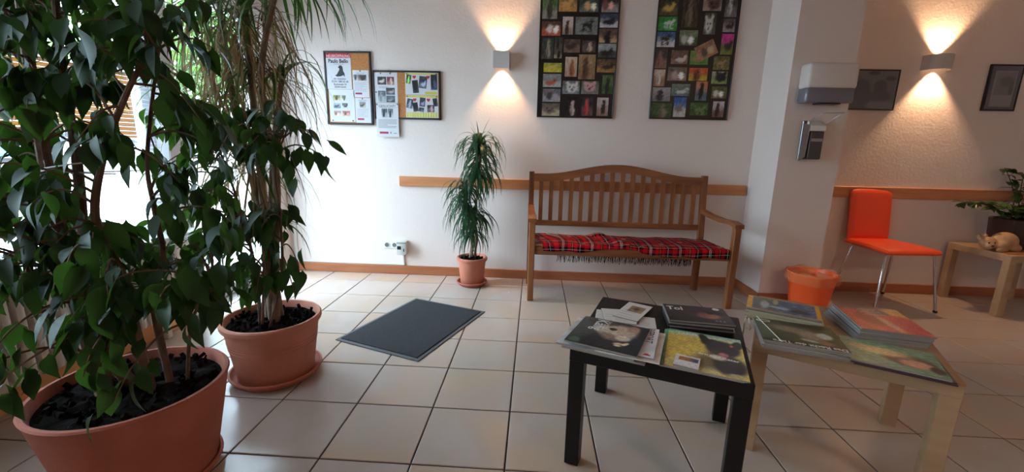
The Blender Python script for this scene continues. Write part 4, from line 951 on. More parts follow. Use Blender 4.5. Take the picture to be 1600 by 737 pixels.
# two framed pictures on the right wall
pf = framed('framed_photo', 'black framed dark photo of two dogs, partly hidden by the column', 'picture', 2.40, 2.786, 1.452, 1.745, .010, M_blackframe, hooks=False)
def two_dogs(u, v):
    c = mixc(g((88, 86, 84)), g((110, 106, 104)), v); c = mixc(c, g((30, 30, 30)), ell(u, v, .30, .35, .22, .42, .2)); c = mixc(c, g((34, 34, 36)), ell(u, v, .68, .58, .13, .17, .2)); c = mixc(c, g((36, 36, 38)), ell(u, v, .70, .34, .20, .18, .2)); c = mixc(c, g((36, 34, 34)), ell(u, v, .86, .80, .10, .06, .3))
    c = mixc(c, g((26, 24, 24)), ell(u, v, .52, .94, .12, .05, .3)); c = mixc(c, g((130, 128, 126)), .7 * ell(u, v, .75, .10, .3, .12, .3)); return c
picture('print', pf, (2.408, WY - .0148, 1.462), XU * .368, ZV * .273, 50, 36, two_dogs, M_print)
MB().span((2.41, WY - .0165, 1.462), (2.776, WY - .0160, 1.735)).build('pane', M_glass, pf)
pf = framed('framed_photo', 'black framed portrait picture with pale mount at the far right', 'picture', 3.42, 3.655, 1.462, 1.792, .012, M_blackframe, hooks=False)
def horse(u, v):
    c = g((150, 140, 134))
    if .10 < u < .95 and .32 < v < .97: c = mixc(g((96, 94, 94)), g((120, 116, 116)), v); c = mixc(c, g((60, 58, 58)), ell(u, v, .6, .70, .32, .14, .3)); c = mixc(c, g((40, 38, 40)), ell(u, v, .84, .5, .10, .2, .25))
    return c
picture('print', pf, (3.462, WY - .0148, 1.492), XU * .155, ZV * .255, 36, 44, horse, M_print)
MB().span((3.434, WY - .0165, 1.474), (3.642, WY - .0160, 1.78)).build('pane', M_glass, pf)

# ------------------------------------------------------------------ wall lamps
M_lamp = mat('lamp_plaster', rgb(196, 192, 190), .6)
M_bulb = mat('lit_bulb', rgb(255, 220, 180), .5, emis=(1.0, .62, .32), estr=22)
def wall_lamp(name, label, x0, x1, z0, z1, dep, curved, power):
    t_ = thing(name, label, 'lamp', ((x0 + x1) / 2, WY, z0)); th = .006
    xc = (x0 + x1) / 2; hw = (x1 - x0) / 2
    if curved:
        outer = [(x0 + (x1 - x0) * i / 12, WY - .02 - (dep - .02) * math.sin(PI * i / 12) ** .55) for i in range(13)]
        inner = [(xc + (p[0] - xc) * .93, WY - .0 - (WY - p[1]) * .93 ) for p in outer]
    else:
        outer = [(x0, WY - .001), (x0, WY - dep), (x1, WY - dep), (x1, WY - .001)]
        inner = [(x0 + th, WY - .001), (x0 + th, WY - dep + th), (x1 - th, WY - dep + th), (x1 - th, WY - .001)]
    q = MB(); n = len(outer)
    if curved: outer = [(x0, WY - .001)] + outer + [(x1, WY - .001)]; inner = [(x0 + th, WY - .001)] + inner + [(x1 - th, WY - .001)]; n = len(outer)
    A0 = [q.bm.verts.new((*p, z0)) for p in outer]; A1 = [q.bm.verts.new((*p, z1)) for p in outer]; B0 = [q.bm.verts.new((*p, z0)) for p in inner]; B1 = [q.bm.verts.new((*p, z1)) for p in inner]
    for i in range(n - 1):
        q.bm.faces.new((A0[i], A0[i + 1], A1[i + 1], A1[i])); q.bm.faces.new((B0[i + 1], B0[i], B1[i], B1[i + 1]))
        q.bm.faces.new((A1[i], A1[i + 1], B1[i + 1], B1[i])); q.bm.faces.new((A0[i + 1], A0[i], B0[i], B0[i + 1]))
    q.build('shade', M_lamp, t_)
    zc = (z0 + z1) / 2; yb = WY - dep * .5
    MB().span((xc - .03, WY - .012, zc - .025), (xc + .03, WY - .001, zc + .025), .002).build('wall_bracket', M_lamp, t_)
    q = MB(); q.tube([(xc, WY - .012, zc), (xc, yb + .014, zc)], .007, 8); q.build('socket', M_lamp, t_)
    MB().lathe([(.001, -.012), (.009, -.008), (.012, 0), (.009, .008), (.001, .012)], (xc, yb, zc), 12).build('bulb', M_bulb, t_, smooth=True)
    for zz in (.016, -.016):
        l = bpy.data.lights.new('lamp_light', 'SPOT'); l.energy = power; l.color = (1.0, .60, .33); l.shadow_soft_size = .012; l.spot_size = math.radians(84); l.spot_blend = .6
        lo = bpy.data.objects.new('lamp_light', l); C.objects.link(lo); lo.location = (xc, yb, zc + zz); lo.rotation_euler = (0 if zz < 0 else PI, 0, 0)
wall_lamp('wall_lamp', 'lit white cube wall lamp between the pinboards and the left collage', -.275, -.150, 1.702, 1.828, .10, False, 30)
wall_lamp('wall_lamp', 'lit curved wall lamp between the two framed photos at the right', 2.93, 3.125, 1.742, 1.846, .10, True, 38)

cl0 = thing('added_ceiling_fill', 'added round ceiling fill light, unseen behind the camera, warm', 'lamp', (2.4, -4.4, H - .10))  # added fixture out of view, puts warm fill on the right side
MB().lathe([(.001, .02), (.17, .02), (.19, .05), (.19, .099), (.001, .099)], (2.4, -4.4, H - .10), 32).build('base', M_white, cl0, smooth=True)
MB().lathe([(.001, 0), (.12, .004), (.165, .018), (.001, .0195)], (2.4, -4.4, H - .10), 32).build('diffuser', mat('fill_diffuser', rgb(255, 226, 190), .5, emis=(1.0, .75, .5), estr=4), cl0, smooth=True)
l = bpy.data.lights.new('added_fill_light', 'AREA'); l.shape = 'DISK'; l.size = .3; l.energy = 25; l.color = (1.0, .72, .48)
lo = bpy.data.objects.new('added_fill_light', l); C.objects.link(lo); lo.location = (2.4, -4.4, H - .105)

# ------------------------------------------------------------------ sockets and trunking
sk = thing('wall_socket', 'double white wall socket left of the switch box near the floor', 'socket', (-1.155, WY, .22))
MB().span((-1.222, WY - .008, .226), (-1.088, WY - .001, .293), .003).build('cover_plate', M_white, sk)
for x in (-1.188, -1.122):
    q = MB(); q.tube([(x, WY - .008, .2595), (x, WY - .012, .2595)], [.026, .024], 20); r_ = q.build('socket_ring', M_white, sk, smooth=True)
    q = MB(); q.tube([(x, WY - .0118, .2595), (x, WY - .0125, .2595)], .019, 18); q.build('socket_well', mat('socket_grey', rgb(120, 112, 104), .6), sk)
    q = MB(); q.tube([(x - .008, WY - .0124, .2595), (x - .008, WY - .0132, .2595)], .003, 8); q.tube([(x + .008, WY - .0124, .2595), (x + .008, WY - .0132, .2595)], .003, 8); q.build('contact_hole', M_ink, sk)
sb = thing('switch_box', 'grey-white switch box with dark dial beside the double socket', 'switch box', (-1.05, WY, .19))
MB().box((-1.048, WY - .03, .245), (.082, .058, .122), .006, seg=2).build('housing', mat('switch_grey', rgb(196, 200, 198), .4), sb, smooth=True)
MB().span((-1.083, WY - .061, .232), (-1.05, WY - .0592, .262), .001).build('dial_window', mat('dial_blue', rgb(34, 44, 60), .2), sb)
q = MB(); q.tube([(-1.067, WY - .0605, .246), (-1.067, WY - .066, .246)], .008, 12); q.build('dial', M_rubber, sb)
MB().span((-1.088, WY - .062, .286), (-1.008, WY - .058, .293)).build('top_strip', mat('dark_grey_plastic', rgb(110, 112, 112), .5), sb)
MB().span((-1.03, WY - .0605, .215), (-1.022, WY - .0592, .24)).build('latch', M_ink, sb)
tk = thing('cable_trunking', 'white cable trunking running along the wall to the switch box', 'trunking', (-1.5, WY, .08))
MB().span((-1.058, WY - .014, .082), (-1.038, WY - .001, .186), .002).build('vertical_channel', M_white, tk)
MB().span((-2.0, WY - .010, .080), (-1.058, WY - .001, .094), .002).build('horizontal_channel', M_white, tk)
MB().span((-2.018, WY - .014, .080), (-1.99, WY - .001, 2.3), .002).build('corner_channel', M_white, tk)

# ------------------------------------------------------------------ plants
M_ficus = leafmat('ficus_leaf', rgb(30, 54, 30), rgb(84, 130, 40), .5, .45, .16)
M_drac = leafmat('dracaena_leaf', rgb(58, 88, 46), rgb(100, 140, 60), .42, .35, .2)
M_dry = leafmat('dry_leaf', rgb(150, 128, 96), rgb(150, 120, 80), .7, .4, .25)
M_stem = mat('ficus_bark', rgb(112, 84, 66), .85, bump=.4, bscale=60, var=.3, vscale=25)
def pot(t_, c, H_, r, rb, rim=.03, sauce=True, mm=None, tilt=0):
    mm = mm or M_terra
    if rim == 0: prof = [(.001, .012), (rb - .004, .012), (rb, .016), (rb + (r - .004 - rb) * .5, H_ * .5), (r - .004, H_ - .012), (r, H_ - .006), (r - .004, H_), (r - .014, H_), (r - .018, H_ - .008), (r - .03, H_ - .05), (.001, H_ - .052)]
    else: prof = [(.001, .012), (rb - .004, .012), (rb, .016), (rb + (r - .012 - rb) * .8, H_ * .78), (r - .012, H_ - rim - .004), (r - .002, H_ - rim), (r, H_ - rim + .006), (r, H_ - .006), (r - .006, H_), (r - .016, H_), (r - .020, H_ - .008), (r - .03, H_ - .05), (.001, H_ - .052)]
    MB().lathe(prof, (c[0], c[1], 0), 56).build('pot', mm, t_, smooth=True)
    q = MB(); q.lathe([(r - .024, H_ - .07), (r - .022, H_ - .034), (r * .7, H_ - .026), (r * .4, H_ - .022), (.001, H_ - .02)], (c[0], c[1], 0), 40, fn=lambda r2, z2, a: (r2, z2 + (.008 * math.sin(a * 5 + r2 * 60) + .005 * math.sin(a * 11)) * (1 if r2 < r - .03 else 0)))
    q.build('soil', M_soil, t_, smooth=True)
    ch_ = MB(); n = 130
    for k in range(n):
        a = random.uniform(0, 2 * PI); rr = (r - .04) * math.sqrt(random.random()); s = random.uniform(.006, .014)
        ch_.box((c[0] + rr * math.cos(a), c[1] + rr * math.sin(a), H_ - .022 + random.uniform(0, .012)), (s * 2, s, s), 0, rot=Euler((random.random() * 3, random.random() * 3, random.random() * 3)).to_matrix().to_4x4())
    ch_.build('bark_chips', M_soil, t_, kind='stuff')
def saucer(t_, c, r, h=.04, mm=None):
    MB().lathe([(.001, 0), (r - .03, 0), (r - .012, h * .4), (r, h * .85), (r - .001, h), (r - .009, h), (r - .02, h * .45), (r - .035, .012), (.001, .012)], (c[0], c[1], 0), 56).build('saucer', mm or M_saucer, t_, smooth=True)

# ovate leaf variants, origin at the stalk, pointing along +Y, top side +Z
def ovate(L, W, bend, fold, curl, n=6):
    vs = []; fs = []
    vs += [(0, 0, 0)]
    rows = []
    for i in range(n + 1):
        tt = .12 + .88 * i / n; k = i / n
        wv = W / 2 * (math.sin(PI * min(1, k * .98 + .02) ** .75) ** .85) * (1 if k < .72 else 1 - .35 * (k - .72) / .28)
        if i == n: wv = .0006
        y = L * tt; z = -bend * tt * tt * L
        x2 = curl * math.sin(PI * k) * L * .06
        rows.append((x2, y, z, max(wv, .0006)))
    for x2, y, z, wv in rows: vs += [(x2 - wv, y, z + fold * wv), (x2, y, z), (x2 + wv, y, z + fold * wv)]
    fs += [(0, 2, 1), (0, 3, 2)]
    for i in range(n):
        a = 1 + 3 * i; fs += [(a, a + 1, a + 4, a + 3), (a + 1, a + 2, a + 5, a + 4)]
    return vs, fs
LV = [ovate(.085, .042, .35, .25, 1), ovate(.078, .040, .55, .35, -1), ovate(.092, .044, .2, .15, .5), ovate(.070, .036, .7, .3, -.6), ovate(.065, .034, .4, .1, 1.2)]
def shared(vsfs, name, material):
    me = bpy.data.meshes.new(name); me.from_pydata(*[vsfs[0], [], vsfs[1]]); me.materials.append(material)
    me.polygons.foreach_set('use_smooth', [True] * len(me.polygons)); return me
FICUS_ME = [shared(v, 'leaf', M_ficus) for v in LV]
def leaf_matrix(p, d, scale, roll):
    d = d.normalized(); side = d.cross(Vector((0, 0, 1)))
    side = side.normalized() if side.length > .05 else Vector((1, 0, 0))
    n = side.cross(d)
    R_ = Matrix((side, d, n)).transposed().to_4x4()
    return Matrix.Translation(p) @ R_ @ Matrix.Rotation(roll, 4, 'Y') @ Matrix.Scale(scale, 4)
def place_leaves(root, mats_, meshes, geo, material, name='leaf', cap=300):
    mats_ = sorted(mats_, key=lambda t_: (t_[0].translation - CAM).length - .6 * (0 <= pix(t_[0].translation)[0] <= 1600 and 0 <= pix(t_[0].translation)[1] <= 737))
    inv = INV[root]
    for M, k in mats_[:cap]:
        o = bpy.data.objects.new(name, meshes[k]); C.objects.link(o); o.parent = root; o.matrix_basis = inv @ M
    vs = []; fs = []
    for M, k in mats_[cap:]:
        b0 = len(vs); vs += [tuple(M @ Vector(v)) for v in geo[k][0]]; fs += [tuple(b0 + i for i in f) for f in geo[k][1]]
    if vs:
        me = bpy.data.meshes.new(name); me.from_pydata(vs, [], fs); o = finish(name, me, material, root); o['kind'] = 'stuff'
        me.polygons.foreach_set('use_smooth', [True] * len(me.polygons))
def inpoly(x, y, P):
    r = False; n = len(P)
    for i in range(n):
        x1, y1 = P[i]; x2, y2 = P[(i + 1) % n]
        if (y1 > y) != (y2 > y) and x < (x2 - x1) * (y - y1) / (y2 - y1) + x1: r = not r
    return r
def smooth_path(P, n=6):
    out = []
    for i in range(len(P) - 1):
        p0, p1, p2, p3 = P[max(i - 1, 0)], P[i], P[i + 1], P[min(i + 2, len(P) - 1)]
        for k in range(n):
            t_ = k / n; out.append(.5 * ((2 * p1) + (-p0 + p2) * t_ + (2 * p0 - 5 * p1 + 4 * p2 - p3) * t_ ** 2 + (-p0 + 3 * p1 - 3 * p2 + p3) * t_ ** 3))
    out.append(P[-1]); return out
def ficus(root, stems, clusters, leaf_scale=1.0, cap=300, per=(6, 9)):
    nodes = []
    for P, r0, r1 in stems:
        sp = smooth_path(P); n = len(sp)
        MB().tube(sp, [r0 + (r1 - r0) * i / (n - 1) for i in range(n)], 8).build('stem', M_stem, root, smooth=True)
        nodes += sp[2:]
    tw = MB(); L = []
    for c in clusters:
        near = sorted(nodes, key=lambda q: (q - c).length + .3 * max(0, q.z - c.z + .05))[:4]; a = random.choice(near[:3])
        m_ = (a + c) / 2 + Vector((0, 0, .25 * (c - a).length * .5))
        e_ = c + (c - a).normalized() * .06 + Vector((0, 0, -.05)) if (c - a).length > .01 else c + Vector((0, 0, -.05))
        path = smooth_path([a, m_, c, e_], 4); tw.tube(path, [.0042 - .003 * i / (len(path) - 1) for i in range(len(path))], 5)
        n = random.randint(*per); half = len(path) // 2
        for i in range(n):
            q = path[min(len(path) - 1, half + int(i * (len(path) - half) / n))] + Vector((random.uniform(-1, 1), random.uniform(-1, 1), random.uniform(-1, 1))) * .028
            ax = (path[-1] - path[half]).normalized() if (path[-1] - path[half]).length > 0 else Vector((0, 1, 0))
            a_ = random.uniform(0, 2 * PI); out = Vector((math.cos(a_), math.sin(a_), 0))
            d = out * random.uniform(.35, 1) + ax * .5 + Vector((0, 0, -random.uniform(.25, 1.3)))
            L.append((leaf_matrix(q, d, random.uniform(.75, 1.15) * leaf_scale, random.uniform(-.6, .6)), random.randrange(len(LV))))
    tw.build('twigs', M_stem, root, smooth=True, kind='stuff')
    L = [l for l in L if min((l[0] @ Vector((0, .08, 0))).x, l[0].translation.x) > (LX + .16 if l[0].translation.z < .75 else LX + .10) and (l[0].translation).x > LX + .10 and (l[0] @ Vector((0, .08, 0))).y < WY - .03 and l[0].translation.z > .30 and (l[0] @ Vector((0, .08, 0))).z > .06]
    place_leaves(root, L, FICUS_ME, LV, M_ficus, cap=cap)
    return len(L)
random.seed(21)
bp_c = (-1.175, -2.127)
bf = thing('potted_ficus', 'large bushy ficus with big dark leaves in the front left terracotta pot', 'potted plant', (bp_c[0], bp_c[1], 0))
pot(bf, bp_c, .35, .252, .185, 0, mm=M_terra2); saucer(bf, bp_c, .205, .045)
S0 = Vector((bp_c[0], bp_c[1], .32))
def stem(dx, dy, *pts): return [S0 + Vector((dx, dy, 0))] + [pt(*p) for p in pts]
stems = [(stem(-.07, -.03, (118, 470, 1.22), (100, 390, 1.22), (70, 250, 1.18), (40, 60, 1.15), (20, -120, 1.15)), .024, .010),
         (stem(-.03, .02, (135, 500, 1.28), (130, 380, 1.3), (120, 250, 1.28), (95, 90, 1.25), (80, -100, 1.25)), .020, .008),
         (stem(.05, .0, (212, 520, 1.22), (190, 430, 1.2), (150, 350, 1.16), (160, 250, 1.12), (205, 130, 1.1), (245, 75, 1.1)), .016, .005),
         (stem(.08, .04, (240, 470, 1.25), (255, 400, 1.25), (240, 320, 1.25), (230, 240, 1.25), (250, 60, 1.25)), .011, .004),
         (stem(-.10, .03, (60, 480, 1.3), (40, 400, 1.3), (10, 300, 1.3), (-40, 150, 1.25)), .012, .005),
         (stem(.12, .06, (300, 500, 1.25), (335, 450, 1.22)), .006, .003)]
POLY_A = [(-120, -110), (225, -110), (235, 50), (190, 90), (100, 80), (70, 150), (80, 205), (110, 212), (120, 235), (60, 245), (120, 280), (190, 350), (330, 385), (345, 440), (300, 470), (220, 470), (110, 450), (30, 440), (-100, 470)]
POLY_L = [(-60, 450), (330, 460), (290, 500), (200, 540), (110, 560), (50, 600), (-100, 560)]
GAPS = [(98, 100, 152, 165), (172, 105, 238, 218), (135, 222, 240, 345), (55, 205, 112, 232)]
POLY_B = [(110, 90), (165, 100), (180, 170), (200, 225), (160, 230), (120, 200), (95, 120)]
POLY_C = [(230, 80), (300, 120), (350, 250), (345, 390), (255, 360), (215, 300), (235, 230)]
def scatter(P, n, d0, d1, avoid=()):
    out = []; xs = [p[0] for p in P]; ys = [p[1] for p in P]
    while len(out) < n:
        x, y = random.uniform(min(xs), max(xs)), random.uniform(min(ys), max(ys))
        if inpoly(x, y, P) and not any(a[0] < x < a[2] and a[1] < y < a[3] for a in avoid):
            q = pt(x, y, random.uniform(d0, d1))
            if q.x > LX + .14: out.append(q)
    return out
cl_ = scatter(POLY_A, 150, 1.0, 1.5, GAPS) + scatter(POLY_L, 9, 1.0, 1.25) + scatter([(-100, -100), (200, -100), (200, 60), (100, 90), (70, 200), (-60, 260)], 30, 1.0, 1.4) + scatter(POLY_B, 9, 1.05, 1.25) + scatter(POLY_C, 16, 1.1, 1.35)
cl_ += [pt(*p) for p in ((272, 25, 1.05), (215, 15, 1.0), (290, 5, 1.15), (225, 55, 1.05), (160, 30, 1.0), (300, 60, 1.15), (25, 575, 1.0), (12, 520, 1.05), (205, 575, 1.05), (95, 470, 1.1), (290, 420, 1.1), (320, 410, 1.1), (270, 450, 1.1), (310, 470, 1.15))]
NB = ficus(bf, stems, cl_, 1.0)
# white string tied round the stems and to the window side
stg = thing('tie_string', 'white string tied around the large ficus stems', 'string', tuple(pt(60, 262, 1.17)))
q = MB(); q.tube(smooth_path([pt(50, 266, 1.14), pt(100, 258, 1.14), pt(160, 250, 1.2), pt(205, 242, 1.28)], 4), .0022, 6); q.tube(smooth_path([pt(50, 266, 1.14), pt(95, 268, 1.13), pt(150, 271, 1.2), pt(180, 272, 1.28)], 4), .0022, 6)
q.build('cord', M_paper, stg, smooth=True)

# strap leaves: variants bend outward then hang
def strap(L, W, up, droop, n=8):
    vs = []; fs = []; p = Vector((0, 0, 0)); a = up
    for i in range(n + 1):
        k = i / n; wv = W / 2 * (1 - k ** 2.2) * (.6 + .4 * min(1, k * 5)) + .0003
        vs += [(-wv, p.y, p.z), (wv, p.y, p.z)]
        p = p + Vector((0, math.cos(a), math.sin(a))) * (L / n); a = max(-1.5, a - droop / n * (1.3 - .5 * k))
    for i in range(n): b_ = 2 * i; fs.append((b_, b_ + 1, b_ + 3, b_ + 2))
    return vs, fs
SV = [strap(.34, .013, 1.0, 2.3), strap(.30, .012, .7, 2.2), strap(.38, .014, 1.2, 2.9), strap(.36, .012, .3, 1.9), strap(.26, .011, 1.35, 1.5), strap(.33, .012, -.1, 1.5)]
DV = [strap(.42, .008, .2, 2.4), strap(.50, .007, -.2, 1.6), strap(.36, .008, .6, 2.6), strap(.46, .007, -.7, 1.0)]
DRAC_ME = [shared(v, 'leaf', M_drac) for v in SV]; DRY_ME = [shared(v, 'dry_leaf', M_dry) for v in DV]
def rosette(c, n, kinds, sc_=1.0, spread=.03, geo=None):
    out = []; geo = geo or SV
    for i in range(n):
        for tr_ in range(14):
            a = random.uniform(0, 2 * PI)
            p = Vector(c) + Vector((random.uniform(-1, 1) * .012, random.uniform(-1, 1) * .012, random.uniform(-spread, spread)))
            M = Matrix.Translation(p) @ Matrix.Rotation(a, 4, 'Z') @ Matrix.Rotation(random.uniform(-.25, .2), 4, 'X') @ Matrix.Rotation(random.uniform(-.25, .25), 4, 'Y') @ Matrix.Scale(random.uniform(.75, 1.15) * sc_, 4)
            k = random.choice(kinds)
            if all((q := M @ Vector(v)).y < WY - .025 and q.x > LX + .02 and q.z > .04 for v in geo[k][0][::3]):
                out.append((M, k)); break
    return out
# --- middle pot: tall dracaena with a skirt of dry leaves, and a young ficus beneath
random.seed(5)
mc_ = (-1.155, -1.455)
df = thing('potted_dracaena', 'tall dracaena with hanging dry leaves in the ribbed middle terracotta pot', 'potted plant', (mc_[0], mc_[1], 0))
pot(df, mc_, .30, .215, .165, .028); saucer(df, mc_, .203, .04)
q = MB()
for z in (.175, .19, .205):
    rr = .165 + (.203 - .165) * .8 * (z - .016) / (.30 * .78 - .016) + .0005; pts_ = [(mc_[0] + rr * math.cos(a * PI / 24), mc_[1] + rr * math.sin(a * PI / 24), z) for a in range(49)]
    q.tube(pts_, .0022, 5, cap=False)
q.build('groove_ring', M_terra, df, smooth=True)
S1 = Vector((mc_[0], mc_[1], .27))
M_cane = mat('dracaena_cane', rgb(132, 112, 92), .85, bump=.5, bscale=70, var=.3, vscale=30)
canes = [[S1 + Vector((.0, .0, 0)), pt(420, 420, 1.83), pt(415, 350, 1.84), pt(405, 250, 1.82), pt(395, 150, 1.8), pt(385, 40, 1.8), pt(380, -60, 1.8)],
         [S1 + Vector((.02, .03, 0)), pt(425, 400, 1.86), pt(425, 300, 1.9), pt(430, 210, 1.92), pt(440, 125, 1.92)],
         [S1 + Vector((-.03, .02, 0)), pt(415, 380, 1.85), pt(395, 280, 1.86), pt(370, 180, 1.84), pt(350, 70, 1.82), pt(340, -20, 1.8)],
         [S1 + Vector((.03, -.02, 0)), pt(430, 390, 1.82), pt(432, 280, 1.8), pt(415, 190, 1.78), pt(410, 90, 1.75), pt(440, -50, 1.7)]]
for P in canes:
    sp = smooth_path(P); MB().tube(sp, [.019 - .008 * i / (len(sp) - 1) for i in range(len(sp))], 9).build('cane', M_cane, df, smooth=True)
G_ = []
G_ += rosette(canes[1][-1], 34, [0, 1, 2, 3, 3], 1.0)
G_ += rosette(pt(440, -45, 1.7), 46, [0, 1, 5, 5, 5], 1.25, .05)
G_ += rosette(pt(470, -60, 1.75), 26, [5, 5, 3], 1.2, .05)
G_ += rosette(pt(385, 10, 1.8), 36, [0, 3, 5], 1.1, .07)
G_ += rosette(pt(310, 20, 1.75), 30, [0, 3, 5], 1.1, .07)
G_ += rosette(pt(290, 150, 1.8), 22, [0, 3, 5], .9, .07)
G_ += rosette(pt(405, 260, 1.82), 20, [3, 5, 1], .8, .06)
G_ += rosette(pt(425, 350, 1.84), 16, [3, 5, 1], .7, .05)
G_ += rosette(pt(395, 110, 1.8), 16, [1, 3, 5], .9, .05)
place_leaves(df, G_, DRAC_ME, SV, M_drac, cap=290)
D_ = []
for c, n in (((375, 50, 1.8), 70), ((345, 60, 1.82), 60), ((400, 120, 1.8), 55), ((360, 150, 1.82), 50), ((330, 120, 1.8), 40), ((395, 230, 1.82), 45), ((370, 260, 1.85), 30), ((320, 10, 1.8), 40), ((410, 20, 1.8), 40)):
    D_ += rosette(pt(*c), n, [0, 1, 1, 2, 3], 1.0, .08, DV)
place_leaves(df, D_, DRY_ME, DV, M_dry, name='dry_leaf', cap=290)
yf = thing('young_ficus', 'smaller ficus shoots growing in the ribbed middle pot', 'plant', (mc_[0] - .02, mc_[1] - .05, .27))
INV[yf] = Matrix.Translation((mc_[0] - .02, mc_[1] - .05, .27)).inverted()
ys = [([S1 + Vector((-.02, -.06, 0)), pt(400, 430, 1.75), pt(385, 360, 1.73), pt(360, 280, 1.72), pt(330, 200, 1.7)], .008, .003),
      ([S1 + Vector((.03, -.07, 0)), pt(440, 430, 1.72), pt(438, 340, 1.72), pt(430, 260, 1.7), pt(450, 200, 1.68)], .007, .003),
      ([S1 + Vector((.0, -.08, 0)), pt(412, 440, 1.7), pt(410, 380, 1.68), pt(395, 320, 1.68)], .006, .003)]
cy_l = scatter([(255, 160), (350, 140), (440, 165), (470, 210), (430, 240), (330, 240), (250, 230)], 30, 1.55, 1.75) + scatter([(365, 310), (410, 300), (445, 330), (460, 400), (450, 450), (370, 450), (350, 380)], 26, 1.6, 1.85) + scatter([(250, 240), (340, 250), (370, 330), (350, 400), (280, 380)], 20, 1.6, 1.8)
cy_l += [pt(*p) for p in ((455, 245, 1.6), (480, 205, 1.62), (490, 235, 1.62), (440, 330, 1.7), (460, 190, 1.65), (450, 420, 1.7))]
ficus(yf, ys, cy_l, 1.0, cap=290, per=(4, 7))
# --- small dracaena by the wall
random.seed(11)
sc_c = (-.414, .012)
sd_ = thing('small_dracaena', 'small drooping dracaena in a terracotta pot by the wall, left of the bench', 'potted plant', (sc_c[0], sc_c[1], 0))
M_terra3 = mat('terracotta_small', rgb(192, 116, 92), .7, var=.1, vscale=10)
pot(sd_, sc_c, .235, .125, .092, .025, mm=M_terra3); saucer(sd_, sc_c, .125, .035)
d0 = 3.2
S2 = Vector((sc_c[0], sc_c[1], .2))
tips = [pt(750, 232, 3.17), pt(727, 300, 3.12), pt(742, 330, 3.25)]
for k, tp in enumerate(tips):
    a = S2 + Vector((.02 * (k - 1), .01 * k, 0)); sp = smooth_path([a, (a + tp) / 2 + Vector((.01, 0, 0)), tp]); MB().tube(sp, .009, 8).build('cane', M_cane, sd_, smooth=True)
M_drac2 = leafmat('small_dracaena_leaf', rgb(38, 70, 46), rgb(80, 130, 70), .4, .35, .15)
SV2 = [strap(.34, .019, 1.1, 2.7), strap(.32, .018, .8, 2.4), strap(.38, .020, 1.25, 3.1), strap(.32, .018, .3, 2.0), strap(.22, .015, 1.45, .5), strap(.32, .018, -.2, 1.5)]
S2ME = [shared(v, 'leaf', M_drac2) for v in SV2]
R_ = rosette(tips[0], 105, [0, 1, 2, 3, 5, 5], .95, .05, SV2) + rosette(tips[1], 85, [0, 1, 3, 5, 5], .85, .05, SV2) + rosette(tips[2], 55, [3, 5, 5], .85, .05, SV2) + rosette(pt(738, 360, 3.2), 60, [3, 5], .75, .05, SV2) + rosette(pt(746, 262, 3.17), 70, [3, 5, 5], .95, .05, SV2) + rosette(pt(728, 325, 3.12), 60, [3, 5, 5], .85, .05, SV2)
R_ += rosette(tips[0] + Vector((0, 0, .0)), 5, [4], 1.1, .01, SV2)
place_leaves(sd_, R_, S2ME, SV2, M_drac2, cap=300)

# --- plant, pot, resting animal figure and bamboo mat on the right side table
random.seed(3)
jp = thing('money_plant', 'leafy green plant in dark square pot on the right side table', 'potted plant', (3.68, .02, .45))
MB().box((3.675, .02, .565), (.235, .19, .225), .008, taper=.88).build('pot', mat('dark_brown_pot', rgb(58, 36, 30), .5), jp)
MB().box((3.675, .02, .672), (.21, .165, .014)).build('soil', M_soil, jp)
M_jade = leafmat('zamio_leaf', rgb(60, 86, 44), rgb(90, 120, 50), .3, .4, .15)
JV = [ovate(.080, .050, .3, .3, .5, 4), ovate(.072, .046, .5, .2, -.5, 4)]; JM = [shared(v, 'leaf', M_jade) for v in JV]; JL = []
for P in ([(3.60, .0, .67), pt(1585, 310, 3.22), pt(1578, 280, 3.2), pt(1570, 262, 3.18)], [(3.66, .0, .67), pt(1592, 320, 3.22), pt(1596, 290, 3.2), pt(1600, 272, 3.2)], [(3.58, -.02, .67), pt(1555, 325, 3.15), pt(1530, 318, 3.12), pt(1502, 317, 3.1)],
          [(3.70, .02, .67), pt(1620, 300, 3.2), pt(1640, 270, 3.2)], [(3.62, -.03, .67), pt(1580, 330, 3.12), pt(1560, 318, 3.1)], [(3.68, -.04, .67), pt(1600, 332, 3.12), pt(1610, 322, 3.08)]):
    P = [Vector(p) for p in P]; sp = smooth_path(P); MB().tube(sp, [.005 - .003 * i / (len(sp) - 1) for i in range(len(sp))], 6).build('stem', mat('green_stem', rgb(80, 84, 50), .6), jp, smooth=True)
    for i in range(5, len(sp)):
        for s in (0, 1):
            a = random.uniform(0, 2 * PI); JL.append((leaf_matrix(sp[i], Vector((math.cos(a), math.sin(a), random.uniform(-.4, .6))), random.uniform(.8, 1.15), random.uniform(-.5, .5)), random.randrange(2)))
for k in range(26):
    a = random.uniform(0, 2 * PI); p = Vector((3.62 + random.uniform(-.09, .1), -.02 + random.uniform(-.06, .06), .70 + random.uniform(-.01, .05)))
    JL.append((leaf_matrix(p, Vector((math.cos(a), math.sin(a), random.uniform(-.3, .4))), random.uniform(.9, 1.2), random.uniform(-.5, .5)), random.randrange(2)))
JL = [l for l in JL if (l[0] @ Vector((0, .06, 0))).y < WY - .03]
place_leaves(jp, JL, JM, JV, M_jade, cap=290)
